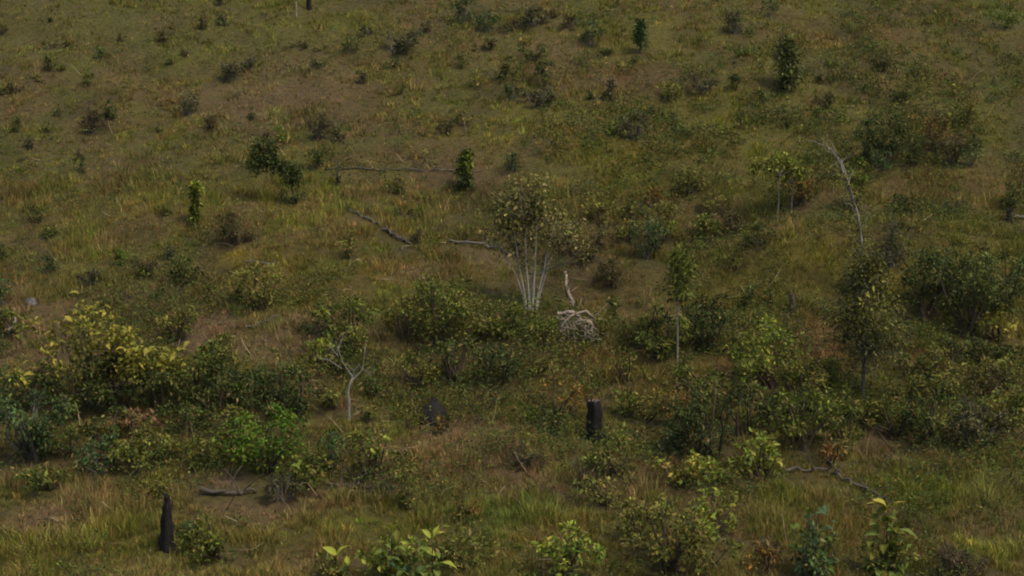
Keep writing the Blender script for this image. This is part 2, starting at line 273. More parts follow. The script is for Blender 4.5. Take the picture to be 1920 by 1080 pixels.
# ------------------------------------------------------------------ shrubs: spot, size in the photo, sort, label
SH = [
 # upper left slope
 (95,138,32,34,'dark','dark round shrub in the upper left grass, largest of that corner'),
 (116,135,14,14,'dark','tiny dark shrub touching the right side of the round upper left shrub'),
 (187,114,20,26,'teal','small bluish green shrub up the slope right of the round dark one'),
 (167,166,26,34,'green','mid green shrub below the small bluish one on the upper left slope'),
 (204,228,28,50,'deep','dark green pointed shrub beside the grey twiggy bush on the left slope','cone'),
 (172,254,46,46,'purple','grey purple twiggy bush left of the dark green pointed shrub'),
 (297,250,12,26,'deep','tiny dark upright seedling alone in open grass right of the pointed shrub','cone'),
 (302,82,26,24,'brown','small dark brown bush in the grass near the top left'),
 (223,78,13,12,'brown','tiny brown tuft of a shrub near the top left'),
 (380,60,28,22,'brown','brownish low bush left of the dark teal seedling near the top'),
 (417,50,18,22,'teal','dark teal seedling standing right of a brownish bush near the top'),
 (415,14,26,18,'deep','dark shrub cut by the top edge, left of centre'),
 (85,46,38,10,'dark','flat dark patch of scrub high in the left corner'),
 (105,98,56,14,'brown','long low brown scrub above the round dark shrub'),
 (6,66,20,14,'brown','small brown bush at the left edge near the top'),
 (30,178,32,18,'brown','low brown bush near the left edge beside a smaller one'),
 (4,182,18,18,'dark','dark little bush cut by the left edge beside the low brown bush'),
 (66,158,44,13,'olive','flat olive scrub right of the low brown bush'),
 (33,252,22,30,'dark','dark small shrub leftmost of three in a row on the left slope'),
 (88,252,18,24,'dark','dark small shrub in the middle of the row of three'),
 (110,220,16,18,'dark','smallest dark shrub just above the row of three'),
 (58,282,26,18,'gray','low greyish shrub below the gap in the row of three'),
 (148,304,20,22,'brown','thin brownish shrub above a bluish one on the left slope'),
 (154,328,20,28,'teal','thin bluish shrub right under the brownish one'),
 (355,220,44,46,'gray','grey dark bush with loose twigs on the middle left slope'),
 (390,250,44,26,'brown','twiggy brown bush down right of the grey dark bush'),
 (345,107,16,12,'brown','tiny brown shrub in the upper left field beside a smaller dot'),
 (316,124,14,10,'dark','very small dark shrub in the bare brown grass'),
 (435,156,46,46,'gray','wide grey green bush with a thin spike on top'),
 (466,134,32,24,'gray','low grey bush joined to the right of the spiked bush'),
 (473,226,12,34,'deep','slim dark seedling leaning over in brown grass','cone'),
 (497,266,30,16,'brown','flat reddish brown bush left of the yellow green shoot'),
 (525,270,22,36,'lime','bright yellow green shoot above the crooked dark tree','cone'),
 (597,270,56,46,'purple','round grey brown bush upslope of the log\'s left end'),
 (632,270,26,28,'gray','thin grey bush touching the round grey brown one'),
 (594,320,42,36,'deep','dark bush at the left end of the long thin log'),
 (742,367,38,34,'dark','dark spiky low bush below the long thin log'),
 (635,350,10,44,'gray','slender grey seedling just under the long thin log','cone'),
 (72,422,38,38,'dark','dull dark shrub at the far left below the bare slope'),
 (92,452,44,26,'green','low green shrub under the dull dark one at left'),
 (308,408,32,30,'green','small green shrub just left of the upright one with a yellow tip'),
 (447,466,92,60,'brown','wide grey brown thorny bush with bare twigs left of centre'),
 (222,498,38,38,'bright','bright green round shrub alone on the left slope'),
 (88,516,40,34,'teal','bluish dark shrub near the left edge, left of the bright green one'),
 (345,540,64,66,'dark','big dark grey green shrub right of the bright green one','round'),
 (318,490,24,26,'gray','small greyish shrub just above the big dark grey green shrub'),
 (270,528,60,42,'brown','brown bush between the bright green and the big dark shrub'),
 (168,540,56,28,'gray','low grey bush right of the bluish dark shrub'),
 (8,496,30,44,'dark','dark bush at the left edge halfway down'),
 (8,575,36,46,'teal','dark teal bush on the left edge above the pale leaning log'),
 (300,562,38,22,'deep','low dark shrub above the right end of the yellow leaved bush'),
 (487,592,76,88,'olive','speckled green bush with yellowish leaf tips left of centre'),
 (440,574,34,40,'dark','dark shrub on the left flank of the speckled green bush'),
 (657,490,42,56,'olive','small bush with one white topmost leaf below the silvery log'),
 (765,414,60,22,'dark','flat dark scrub right of the silvery log'),
 (960,322,42,38,'teal','grey blue shrub right of the dense upright sapling'),
 (780,462,30,24,'brown','little brown bush at the lower end of the silvery log'),
 # top middle
 (664,104,44,28,'dark','dark brown green bush left of the long grey green one'),
 (737,108,86,38,'gray','long dense grey green bush near the top centre left'),
 (688,72,34,20,'gray','low grey bush above the long dense one'),
 (775,86,28,24,'brown','dark brown bush at the right end of the long grey one'),
 (795,64,30,18,'brown','small brown bush above the right end of the long grey one'),
 (872,50,46,52,'teal','dark teal bush near the top centre, taller of two'),
 (908,64,56,34,'teal','lower teal bush spreading right from the tall one'),
 (955,62,40,22,'brown','brownish low bush right of the two teal ones'),
 (566,94,40,14,'brown','flat brown scrub near the top, left of the long grey green bush'),
 (602,98,26,9,'olive','thin olive scrub right of the flat brown scrub'),
 (600,130,34,14,'dark','small flat dark scrub in reddish grass'),
 (676,160,26,24,'gray','small grey shrub in the reddish grass below the long bush'),
 (738,130,30,20,'dark','small dark speckled shrub under the long grey green bush'),
 (752,182,40,16,'olive','flat olive scrub on the reddish slope'),
 (865,132,28,28,'green','green seedling with pale top right of the reddish slope'),
 (897,168,36,34,'yellow','yellowish bush downslope of the green seedling'),
 (949,154,34,48,'deep','dark pointed shrub left of the wide dark scrub','cone'),
 (968,190,46,30,'teal','teal green low bush under the dark pointed shrub'),
 (830,258,50,28,'brown','wide brown bush upslope of the dense upright sapling'),
 (872,240,46,28,'olive','olive bush right above the wide brown one'),
 (920,98,34,22,'brown','small brown bush under the lower teal bush'),
 (1108,92,46,56,'teal','blue green loose tree left of the dark teal sapling near the top'),
 (1065,58,44,22,'brown','brown bush left of the blue green loose tree'),
 (1033,38,26,16,'brown','small brown bush near the top, right of centre'),
 (1136,108,40,18,'dark','flat dark bush at the foot of the blue green loose tree'),
 (1188,122,22,14,'dark','tiny dark bush below the dark teal sapling'),
 (1000,56,70,40,'gray','faint grey green bush near the top just right of centre'),
 (985,86,24,34,'yellow','yellow speckled sapling above the wide dark scrub','cone'),
 (998,122,68,30,'dark','wide dark scrub near the top centre'),
 (1020,168,38,52,'deep','dark upright shrub below the wide dark scrub'),
 (1005,206,84,34,'gray','broad dusky bush under the dark upright shrub'),
 (1380,70,40,44,'gray','blue grey bush up the slope right of centre'),
 (1440,36,36,36,'teal','faint bluish bush near the top, right half'),
 (1379,172,26,40,'deep','dark speckled small shrub left of the big crowned tree on the upper right'),
 (1322,178,68,28,'gray','low grey bush left of the dark speckled shrub'),
 (1255,196,60,40,'olive','speckled olive bush in the middle of the upper right slope'),
 (1145,192,22,48,'gray','thin grey sapling on the upper slope right of centre','cone'),
 (1120,192,50,16,'dark','flat dark scrub at the foot of the thin grey sapling'),
 (1192,270,60,44,'gray','round dark grey bush above the yellow green hollow'),
 (1146,258,34,28,'green','small green bush left of the round dark grey one'),
 (1392,110,26,16,'bright','small bright green scrub on the upper right slope'),
 (1430,205,30,36,'dark','narrow dark shrub down left of the big crowned upper tree'),
 # top right
 (1655,138,42,36,'brown','dark brown round bush alone high on the right slope'),
 (1630,322,60,110,'deep','tall dark green bush left half of the dark clump at upper right'),
 (1672,318,64,100,'dark','dark green bush right half of the dark clump at upper right'),
 (1655,330,80,46,'teal','teal leaves spreading at the foot of the dark clump'),
 (1692,198,58,32,'dark','dark bush above the orange leaved one'),
 (1740,290,74,96,'autumn','orange brown leaved bush right of the dark clump'),
 (1712,318,44,70,'dark','dusky bush squeezed between dark clump and orange leaves'),
 (1786,316,60,62,'brown','brown bush under the orange brown leaves'),
 (1806,244,56,50,'yellow','yellow green speckled bush near the right edge'),
 (1820,318,48,54,'teal','blue grey bush below the yellow green speckled one'),
 (1885,58,44,40,'green','green scrub in the top right corner'),
 (1552,208,66,26,'brown','faint brown bush right of the big crowned upper tree'),
 (1476,244,18,30,'dark','tiny dark seedling above the leaning dead tree'),
 (1500,395,90,60,'autumn','reddish scrub under the thin stemmed yellow green tree'),
 (1560,130,30,20,'green','small green shrub up right of the big crowned upper tree'),
 (1540,160,24,20,'brown','brown bush right beside the big crowned upper tree'),
 (1710,420,104,48,'dark','low rounded dark green bush on the right slope'),
 (1782,408,50,26,'gray','grey low bush right of the low rounded dark green one'),
 (1895,402,44,52,'deep','dark bush behind the small black stump at the right edge'),
 (1671,508,78,76,'gray','round dusky grey bush right of the leaning dead tree'),
 (1846,474,26,18,'olive','tiny olive shrub in the yellow green grass at right'),
 (1606,398,56,110,'green','dark green vine leafed shrub beside the leaning dead trunk'),
 (1735,616,120,120,'deep','large nearly black bush below the round dusky grey one'),
 (1812,648,120,150,'dark','tallest dusky green bush at the right side'),
 (1878,604,90,100,'deep','deep green leafy shrub near the right edge'),
 (1868,650,96,56,'yellow','yellowish bush in front of the deep green leafy shrub'),
 (1912,520,34,60,'teal','bluish shrub cut by the right edge'),
 (1870,712,120,50,'dark','low dark bushes\' edge at right below the yellowish bush'),
 (1788,690,90,46,'dark','flat dark bush under the tallest twiggy one'),
 (1712,720,80,44,'green','green bush right of the grey sapling trunk'),
 (1397,584,34,58,'deep','dark upright shrub between the slim sapling and the brown stump'),
 (1446,572,20,28,'green','small thin green shrub left of the brown stump'),
 # centre right thicket
 (1180,462,80,70,'olive','olive bush left part of the centre right thicket'),
 (1212,492,64,86,'teal','dark teal bush in the middle of the centre right thicket'),
 (1252,462,70,80,'olive','speckled olive bush right part of the centre right thicket'),
 (1100,500,110,70,'brown','grey brown bush right of the pale multi stemmed tree'),
 (1150,545,70,60,'brown','brown bush beneath the centre right thicket'),
 (1130,430,70,50,'olive','low olive bush right of the multi stemmed crown'),
 (1290,372,80,50,'olive','loose olive bush on the slope above the centre right thicket'),
 (1370,450,90,50,'brown','brown scrub between thicket and thin stemmed tree'),
 (1380,510,50,36,'olive','small olive bush on the pale grass at right centre'),
 (1220,395,60,36,'autumn','low orange tinged bush above the centre right thicket'),
 (1320,460,60,60,'green','green bush right of the speckled olive one'),
 # gully thicket centre
 (650,680,110,106,'green','mid green bush behind the pale forked dead tree'),
 (600,640,70,50,'dark','dark bush left behind the pale forked dead tree'),
 (760,650,90,80,'olive','olive bush left end of the central thicket'),
 (830,660,120,120,'green','broad green bush in the left half of the central thicket'),
 (890,650,100,72,'olive','yellowish speckled bush in the middle of the central thicket'),
 (955,650,100,56,'green','green bush in the central thicket below the pale stems'),
 (1018,662,60,46,'green','green bush right end of the central thicket beside the driftwood'),
 (850,735,110,76,'dark','dark green bush at the front of the central thicket'),
 (935,735,80,72,'deep','darkest bush at the front of the central thicket'),
 (1125,640,60,50,'olive','little olive bush right of the bleached driftwood'),
 (1160,610,36,60,'dark','narrow dark bush right of the bleached driftwood'),
 (1092,672,24,28,'green','small leafy sprig in front of the bleached driftwood'),
 (800,600,100,50,'olive','loose olive bush behind the central thicket'),
 (880,590,70,26,'olive','low olive bush left of the pale stems\' foot'),
 # right thicket around slim sapling
 (1232,682,110,90,'green','green bush left of the slim pale sapling trunk'),
 (1205,660,60,60,'olive','olive bush upper left in the slim sapling\'s thicket'),
 (1320,670,90,110,'deep','dark green bush right of the slim pale sapling trunk'),
 (1310,745,110,46,'green','leafy bush in front of the slim pale sapling'),
 (1400,680,70,80,'olive','bush topped with tan leaves at the right centre'),
 (1440,740,120,120,'lime','tall yellow green bush right of the tan topped one'),
 (1500,770,90,100,'olive','olive bush right of the tall yellow green one'),
 (1400,770,80,80,'green','green bush in front of the tan topped one'),
 (1545,740,80,50,'lime','flat yellow green bush left of the grey sapling trunk'),
 (1175,790,60,52,'green','green bush behind the black broken stump'),
 (1045,795,90,66,'autumn','sparse orange tinted bush left of the black broken stump'),
 (1035,820,60,44,'dark','small dark bush under the sparse orange tinted one'),
 (1215,800,90,60,'olive','olive bush right of the black broken stump'),
 (1280,810,80,80,'autumn','orange specked bush between two green ones'),
 (1325,870,130,110,'deep','big dark bush right of the black stump'),
 (1240,865,90,60,'teal','bluish green bush in front right of the black stump'),
 (1400,830,110,90,'dark','dark bush right behind the big dark one'),
 (1500,860,130,110,'green','tall grassy green bush above the fallen branch'),
 (1585,846,100,90,'green','green bush above the fallen log\'s left end'),
 (1560,880,80,60,'autumn','reddish leaved bush at the fallen branch'),
 (1672,832,110,60,'olive','olive bush below the grey sapling trunk'),
 (1750,850,120,90,'dark','dusky green bush in the lower right thicket'),
 (1830,850,110,80,'gray','greyish bush near the right edge above the bright grass'),
 (1890,820,90,80,'green','green bush on the right edge above the bright grass'),
 (1706,768,90,50,'olive','olive bush right of the grey sapling trunk\'s foot'),
 (1770,770,90,60,'olive','loose olive bush in the right hand thicket'),
 (1850,760,90,50,'brown','brown bush below the pale patch at right'),
 (1420,912,90,84,'lime','light bush with pale top leaves left of the fallen branch'),
 # left thicket
 (60,880,150,130,'teal','big bluish green bush low at the left edge'),
 (20,790,80,80,'teal','teal bush on the left edge above the big bluish green one'),
 (125,870,100,90,'dark','dark bush right of the big bluish green one'),
 (190,900,100,60,'teal','low bluish bush above the brown grass at left'),
 (130,800,110,110,'dark','dark bush under the left part of the yellow leaved one'),
 (220,790,110,110,'deep','deep green bush under the middle of the yellow leaved one'),
 (300,790,100,110,'dark','dark bush under the right part of the yellow leaved one'),
 (370,760,110,90,'green','green bush right of the yellow leaved one'),
 (440,780,110,90,'deep','very dark bush in the hollow left of the leafy green one'),
 (360,830,110,60,'dark','low dark bush in front of the hollow'),
 (440,840,70,60,'olive','olive tufted bush left of the brightest green one'),
 (250,835,80,50,'dry','reddish brown dried out bush in the left thicket'),
 (400,700,100,60,'olive','olive bush up right of the yellow leaved one'),
 (335,650,90,60,'olive','faint olive bush behind the right end of the yellow leaved one'),
 (30,640,60,50,'green','green bush left behind the yellow leaved one'),
 (548,800,140,100,'deep','dark leafy bush behind the brightest green one'),
 (540,720,90,50,'olive','olive bush above the dark leafy one'),
 (610,700,60,60,'lime','small yellow green bush at the forked dead tree\'s left'),
 (500,905,140,130,'bright','brightest green bush in the lower left centre'),
 (580,925,80,90,'green','green bush joined to the right of the brightest one'),
 (700,905,96,90,'green','green bush under the pale forked dead tree'),
 (618,892,50,78,'teal','bluish bush between the bright one and the dead tree\'s foot'),
 (250,900,90,60,'green','green bush above the charred spike\'s grass'),
 (310,880,80,50,'olive','olive bush between dried bush and charred spike'),
 (530,950,80,50,'gray','grey green weeds clump below the brightest green bush'),
 (822,824,60,30,'autumn','reddish specked bush under the charred round stump'),
 (765,806,60,44,'olive','olive bush right of the forked dead tree\'s base'),
 # foreground
 (410,1062,150,74,'green','dense green tuft bush beside the charred spike'),
 (350,1020,60,40,'teal','bluish weeds clump at the charred spike\'s right'),
 (1150,905,96,70,'green','light green bush in front of the black broken stump'),
 (1140,960,110,70,'olive','olive leafy bush below the light green one'),
 (1095,925,46,56,'purple','purple brown dry bush left of the olive leafy one'),
 (985,882,60,44,'purple','purple brown dry tuft in the pinkish grass'),
 (1255,1098,190,140,'olive','wide leafy bush at the bottom right of centre'),
 (1200,1040,110,100,'olive','olive bush on the left of the wide leafy one'),
 (1310,1090,120,96,'green','darker bush on the right of the wide leafy one'),
 (1340,1010,110,80,'lime','loose olive bush above the bottom bushes right of centre'),
 (1270,925,70,60,'yellow','small yellow orange bush in the foreground grass'),
 (1325,925,80,60,'lime','yellow green bush right of the yellow orange one'),
 (1070,1100,130,110,'lime','yellow green leafy bush at the bottom centre'),
 (870,1080,110,80,'olive','grassy olive bush right of the big leaved seedlings'),
 (1440,1050,60,40,'purple','purple brown dry bush left of the bluish broad leaved one'),
 (1800,1095,90,70,'purple','purple dry bush at the bottom right'),
 (1440,1085,90,60,'autumn','reddish bush at the bottom between two leafy ones'),
 (770,960,60,80,'olive','narrow olive bush above the big leaved seedlings'),
 (865,985,60,50,'autumn','orange flecked bush in the lower centre grass'),
]

SH += [(628, 776, 56, 44, 'olive', 'little olive bush hiding the left foot of the forked dead tree'), (690, 800, 50, 34, 'green', 'low green bush at the right foot of the forked dead tree'),
 (742, 1092, 150, 70, 'lime', 'yellow green leafy bush around the big leaved seedlings at the bottom'), (625, 1092, 90, 40, 'olive', 'olive bush round the lower big leaved seedling at the bottom'), (1668, 1096, 90, 90, 'green', 'green leafy bush around the stem of the yellow topped seedling'), (1525, 1096, 90, 100, 'teal', 'dull green bush around the bluish broad leaved plant'),
 (290, 872, 110, 60, 'olive', 'olive brown bush at the foot of the dark left thicket'), (385, 890, 100, 60, 'green', 'weedy green bush left of the brightest green one'), (205, 850, 100, 60, 'dark', 'dark bush under the dried reddish one'),
 (60, 770, 90, 60, 'dark', 'dark bush at the left foot of the yellow leaved one'), (410, 800, 120, 70, 'dark', 'dark bush filling the middle of the left hollow'), (520, 770, 80, 56, 'deep', 'deep green bush left of the forked dead tree'),
 (640, 720, 60, 50, 'dark', 'small dark bush right behind the forked dead tree\'s trunk'), (1880, 740, 90, 60, 'olive', 'olive bush at the right edge under the low dark one'), (1760, 720, 100, 50, 'olive', 'olive bush at the foot of the right hand mass'),
 (1480, 820, 110, 70, 'dark', 'dark bush in the deepest part of the lower right thicket'), (1350, 800, 100, 70, 'olive', 'olive bush above the big dark one'),
(1790, 600, 110, 110, 'dark', 'broad dusky green bush filling the middle of the right hand mass'), (1840, 560, 100, 70, 'deep', 'dark bush at the top of the right hand mass'),
 (715, 752, 60, 40, 'dark', 'dark little bush between the dead forked tree and the central thicket'), (780, 740, 90, 60, 'olive', 'olive bush in front of the central thicket\'s left end'), (1000, 715, 70, 34, 'olive', 'low olive bush in front of the central thicket\'s right end'),
 (1180, 730, 70, 60, 'olive', 'olive bush up right of the black broken stump'), (470, 830, 90, 70, 'dark', 'dark bush behind the brightest green one\'s left shoulder'), (80, 930, 110, 60, 'green', 'green weeds bush at the foot of the left thicket'),
 (300, 940, 70, 40, 'olive', 'olive weedy bush behind the charred spike'), (1615, 806, 110, 44, 'green', 'green bush under the grey sapling trunk'), (1480, 690, 60, 50, 'olive', 'olive bush beside the bare pinkish soil'),
 (1190, 420, 60, 40, 'dark', 'dark little bush upslope of the teal one in the centre right thicket'), (1340, 410, 60, 44, 'olive', 'olive bush between the thin tree and the centre right thicket'), (1420, 470, 70, 40, 'dark', 'dark low bush under the thin stemmed trees'),
 (1030, 420, 50, 30, 'olive', 'olive tuft bush behind the multi stemmed crown')]
SH = [(e[0], e[1], e[2] * (1.22 if 560 < e[1] < 930 and e[2] > 55 else 1.0), e[3] * (1.12 if 560 < e[1] < 930 and e[2] > 55 else 1.0)) + tuple(e[4:]) for e in SH]
_fp = []
for e in SH:
    q = at(e[0], e[1] - .10 * e[2]); kk = mpp(q); _fp.append((q[0], q[1], max(.12, e[2] * kk * .46), max(.12, e[2] * kk * .42)))
LOGS = [[(606, 320), (905, 324)], [(652, 396), (768, 460)], [(842, 458), (968, 486)], [(1480, 888), (1664, 942)], [(375, 930), (480, 926)], [(620, 912), (750, 918)], [(1040, 640), (1120, 640)], [(800, 796), (826, 796)], [(1108, 832), (1122, 832)], [(306, 1036), (320, 1036)], [(1480, 588), (1490, 588)], [(1885, 420), (1925, 418)]]
for (ax, ay), (bx, by) in LOGS:
    for s_ in np.linspace(0, 1, 1 + int(abs(bx - ax) / 14)):
        q = at(ax + (bx - ax) * s_, ay + (by - ay) * s_ + 4); _fp.append((q[0], q[1] - .1, .24, .5))
_fp = np.array(_fp)
def clear_of_bushes(x, y, f=1.0):                    # grass is thin where a bush stands
    m = np.ones(len(x), bool)
    for X0, Y0, rx, ry in _fp: m &= ((x - X0) / (rx * f)) ** 2 + ((y - Y0) / (ry * f)) ** 2 > 1
    return m

# ------------------------------------------------------------------ ground
def grid_axis(a, b, fine, lo, hi):
    m = list(np.arange(a, b + 1e-6, fine)); s = fine; x = b
    while x < hi: s *= 1.22; x += s; m.append(x)
    s = fine; x = a
    while x > lo: s *= 1.22; x -= s; m.insert(0, x)
    return np.array(m)
gx = grid_axis(-28, 28, .16, -1200, 1200); gy = grid_axis(27, 78, .16, -390, 1490)
X, Y = np.meshgrid(gx, gy); Z = height(X, Y)

PATCH = [];    # places where the sward has its own colour: photo spot, spread, colour, strength
def patch(px, py, rx, ry, c, s=.8):
    p = at(px, py); k = mpp(p); q = at(px, py - ry); PATCH.append((p[0], p[1], rx * k, max(.5, abs(q[1] - p[1])), alb(c), s * (.8 if c[0] > c[1] * 1.2 else 1.0)))
BR = (92, 76, 47); PK = (98, 82, 60); YG = (90, 88, 28); GR = (66, 80, 26); OL = (76, 74, 34); DK = (52, 56, 26); OR = (98, 75, 38); PU = (84, 66, 56)
for a in [(250, 60, 420, 90, (80, 80, 38), .7), (300, 170, 160, 60, BR, .5), (60, 180, 90, 40, (86, 74, 40), .5), (640, 170, 170, 45, BR, .65), (680, 265, 120, 40, BR, .75), (560, 180, 80, 40, PK, .5),
          (760, 290, 140, 30, BR, .7), (830, 300, 60, 20, PU, .5), (300, 270, 220, 30, (86, 78, 34), .6), (120, 290, 90, 22, PK, .5), (400, 330, 260, 30, BR, .45), (330, 320, 120, 25, GR, .3), (650, 330, 90, 40, YG, .6),
          (640, 440, 180, 45, (94, 82, 28), .65), (540, 560, 160, 45, (90, 74, 30), .6), (480, 480, 90, 18, (104, 92, 32), .8), (240, 385, 90, 14, (100, 90, 36), .7), (150, 430, 110, 40, BR, .45), (60, 360, 80, 50, BR, .45),
          (790, 520, 120, 40, BR, .55), (880, 380, 60, 40, PU, .55), (850, 420, 90, 30, (78, 82, 30), .5), (1080, 320, 90, 30, GR, .6), (1060, 380, 90, 35, YG, .7), (1180, 320, 140, 40, YG, .6), (1150, 270, 120, 25, (96, 92, 30), .7),
          (930, 250, 120, 30, YG, .7), (1370, 220, 110, 40, YG, .55), (1200, 150, 120, 20, PK, .5), (1060, 100, 60, 25, PK, .5), (1180, 142, 30, 12, OR, .8), (1240, 60, 90, 30, (84, 84, 32), .5), (1500, 130, 90, 40, (80, 88, 28), .5),
          (1660, 70, 60, 20, OR, .6), (1540, 80, 50, 18, OR, .5), (1620, 150, 110, 30, PK, .4), (1720, 170, 90, 22, YG, .5), (1850, 120, 100, 60, OL, .6), (1880, 20, 40, 24, (62, 88, 34), .6), (1870, 160, 30, 16, GR, .5), (1500, 260, 100, 40, OL, .5),
          (1350, 400, 150, 30, (70, 64, 32), .6), (1190, 470, 150, 50, (62, 58, 30), .5), (1080, 540, 80, 40, (70, 58, 36), .5), (1500, 475, 130, 40, (98, 94, 32), 1.0), (1390, 530, 130, 22, (96, 88, 34), .8), (1430, 570, 110, 26, YG, .75), (1250, 290, 60, 20, OR, .4), (1350, 330, 50, 30, BR, .4),
          (1800, 460, 110, 50, YG, .75), (1660, 535, 36, 22, (112, 100, 20), .9), (1760, 400, 80, 16, YG, .5), (1750, 340, 60, 20, BR, .5), (1780, 380, 60, 14, PK, .5), (1850, 350, 50, 20, BR, .4),
          (1530, 620, 50, 45, (92, 64, 42), .85), (1540, 665, 50, 16, (108, 66, 50), .7), (1720, 660, 60, 20, OR, .5), (1690, 620, 40, 16, (88, 84, 26), .6), (1890, 560, 30, 60, (88, 84, 24), .6), (1860, 710, 50, 14, PK, .7),
          (1110, 680, 130, 40, OR, .8), (1030, 700, 80, 26, (96, 74, 36), .6), (1220, 625, 40, 22, (112, 86, 50), .85), (1290, 680, 200, 20, OL, .3), (1390, 690, 30, 30, (100, 72, 44), .6), (1120, 560, 40, 30, (86, 66, 44), .5),
          (560, 615, 110, 22, PK, .75), (640, 640, 60, 20, PU, .5), (470, 600, 70, 14, (116, 96, 60), .6), (720, 705, 70, 20, (118, 90, 66), .8), (780, 680, 60, 14, PU, .5), (640, 750, 60, 22, (100, 76, 66), .5), (390, 660, 60, 12, PK, .5),
          (60, 590, 60, 30, PK, .4), (30, 700, 60, 18, (120, 86, 40), .7), (250, 810, 70, 30, (110, 76, 56), .8), (320, 820, 50, 12, BR, .6), (870, 820, 150, 40, (112, 90, 58), .85), (1000, 840, 120, 32, (114, 90, 60), .9), (960, 870, 90, 24, PU, .6), (1060, 860, 60, 30, (108, 82, 42), .6),
          (110, 960, 200, 26, (116, 96, 64), .95), (40, 970, 80, 16, (118, 92, 74), .7), (300, 960, 160, 22, BR, .5), (450, 945, 80, 22, (100, 76, 58), .7), (560, 965, 90, 12, (104, 78, 66), .7), (690, 915, 100, 10, (90, 76, 64), .9), (400, 912, 50, 8, (116, 96, 82), .7),
          (650, 985, 160, 30, (92, 92, 30), .9), (200, 1010, 220, 26, (92, 92, 34), .7), (120, 1060, 300, 30, (88, 84, 36), .6), (330, 1075, 200, 20, (104, 92, 56), .4), (560, 1055, 100, 20, (106, 86, 60), .6), (960, 960, 160, 40, (76, 88, 34), .75), (890, 1020, 90, 40, (84, 84, 46), .6), (1030, 1010, 60, 30, (112, 84, 36), .5),
          (1080, 990, 30, 20, OR, .5), (1400, 980, 90, 30, (98, 76, 54), .7), (1410, 1020, 40, 16, PU, .6), (1220, 900, 100, 24, (100, 80, 48), .6), (1440, 920, 90, 14, OL, .4), (1660, 920, 60, 20, (80, 92, 30), .7), (1780, 905, 120, 30, (92, 104, 28), 1.05), (1700, 880, 90, 10, PU, .5),
          (1870, 900, 60, 18, PU, .7), (1860, 960, 100, 30, (80, 86, 30), .7), (1780, 980, 100, 30, (88, 76, 40), .6), (1860, 1040, 90, 30, (98, 98, 30), .9), (1560, 980, 60, 20, OR, .4), (1800, 1070, 60, 16, PU, .8), (1250, 840, 120, 20, DK, .5), (1340, 880, 120, 16, (60, 46, 34), .7)]: patch(*a)
def sward(x, y):
    n = fbm(x, y, 9, 21)[..., None]; n2 = fbm(x, y, 2.4, 33)[..., None]; n3 = fbm(x, y * .7, .7, 44, 3)[..., None]; n4 = fbm(x, y, 5, 55)[..., None]
    c = alb((87, 79, 38)) * (1 - 0 * n)
    b = np.clip((n - .5) * 4 + (n2 - .5) * 3, 0, 1); c = c * (1 - .6 * b) + alb(BR) * .6 * b
    b = np.clip((.47 - n4) * 5 + (n2 - .5) * 2, 0, 1); c = c * (1 - .6 * b) + alb(YG) * .6 * b
    b = np.clip((fbm(x, y, 3.6, 66)[..., None] - .58) * 7, 0, 1); c = c * (1 - .5 * b) + alb(DK) * .5 * b
    for X0, Y0, rx, ry, col, s in PATCH:
        wx = x + (n2[..., 0] - .5) * 1.6; wy = y + (n4[..., 0] - .5) * 1.6
        d = ((wx - X0) / rx) ** 2 + ((wy - Y0) / ry) ** 2
        m = (s * np.exp(-d * .8) * np.clip(.25 + 1.5 * n3[..., 0], 0, 1.2))[..., None]; m = np.clip(m, 0, 1)
        c = c * (1 - m) + col * m
    p1 = np.clip((fbm(x, y, 2.2, 301, 3)[..., None] - .5) * 5, 0, 1); p2 = np.clip((fbm(x, y, 1.5, 333, 3)[..., None] - .52) * 6, 0, 1)
    p1 = p1 * np.clip(1.2 - (y[..., None] - 42) / 14, .3, 1.2); c = c * (1 - .45 * p1) + .45 * p1 * alb((98, 80, 62)); c = c * (1 - .5 * p2) + .5 * p2 * alb((80, 84, 28))
    return c * (.72 + .56 * n3)
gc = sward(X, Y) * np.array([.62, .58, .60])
V = np.stack([X, Y, Z], -1).reshape(-1, 3); ny, nx = X.shape
i = (np.arange(ny - 1)[:, None] * nx + np.arange(nx - 1)[None]).ravel()
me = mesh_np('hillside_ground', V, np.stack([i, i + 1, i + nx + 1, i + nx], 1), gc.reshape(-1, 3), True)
m, t, b = new_mat('turf_soil')
a = t.nodes.new('ShaderNodeAttribute'); a.attribute_name = 'Col'; b.inputs['Roughness'].default_value = .95
tc = t.nodes.new('ShaderNodeTexCoord'); n = t.nodes.new('ShaderNodeTexNoise'); n.inputs['Scale'].default_value = 7; n.inputs['Detail'].default_value = 8; n.inputs['Roughness'].default_value = .75
r = t.nodes.new('ShaderNodeMapRange'); r.inputs[1].default_value = .3; r.inputs[2].default_value = .7; r.inputs[3].default_value = .45; r.inputs[4].default_value = 1.4
mx = t.nodes.new('ShaderNodeMixRGB'); mx.blend_type = 'MULTIPLY'; mx.inputs[0].default_value = 1
t.links.new(tc.outputs['Object'], n.inputs[0]); t.links.new(n.outputs[0], r.inputs[0]); t.links.new(a.outputs['Color'], mx.inputs[1]); t.links.new(r.outputs[0], mx.inputs[2]); t.links.new(mx.outputs[0], b.inputs['Base Color'])
bp = t.nodes.new('ShaderNodeBump'); bp.inputs['Distance'].default_value = .15; t.links.new(n.outputs[0], bp.inputs['Height']); t.links.new(bp.outputs[0], b.inputs['Normal'])
o = link('hillside_ground', me, m, None, 'structure')

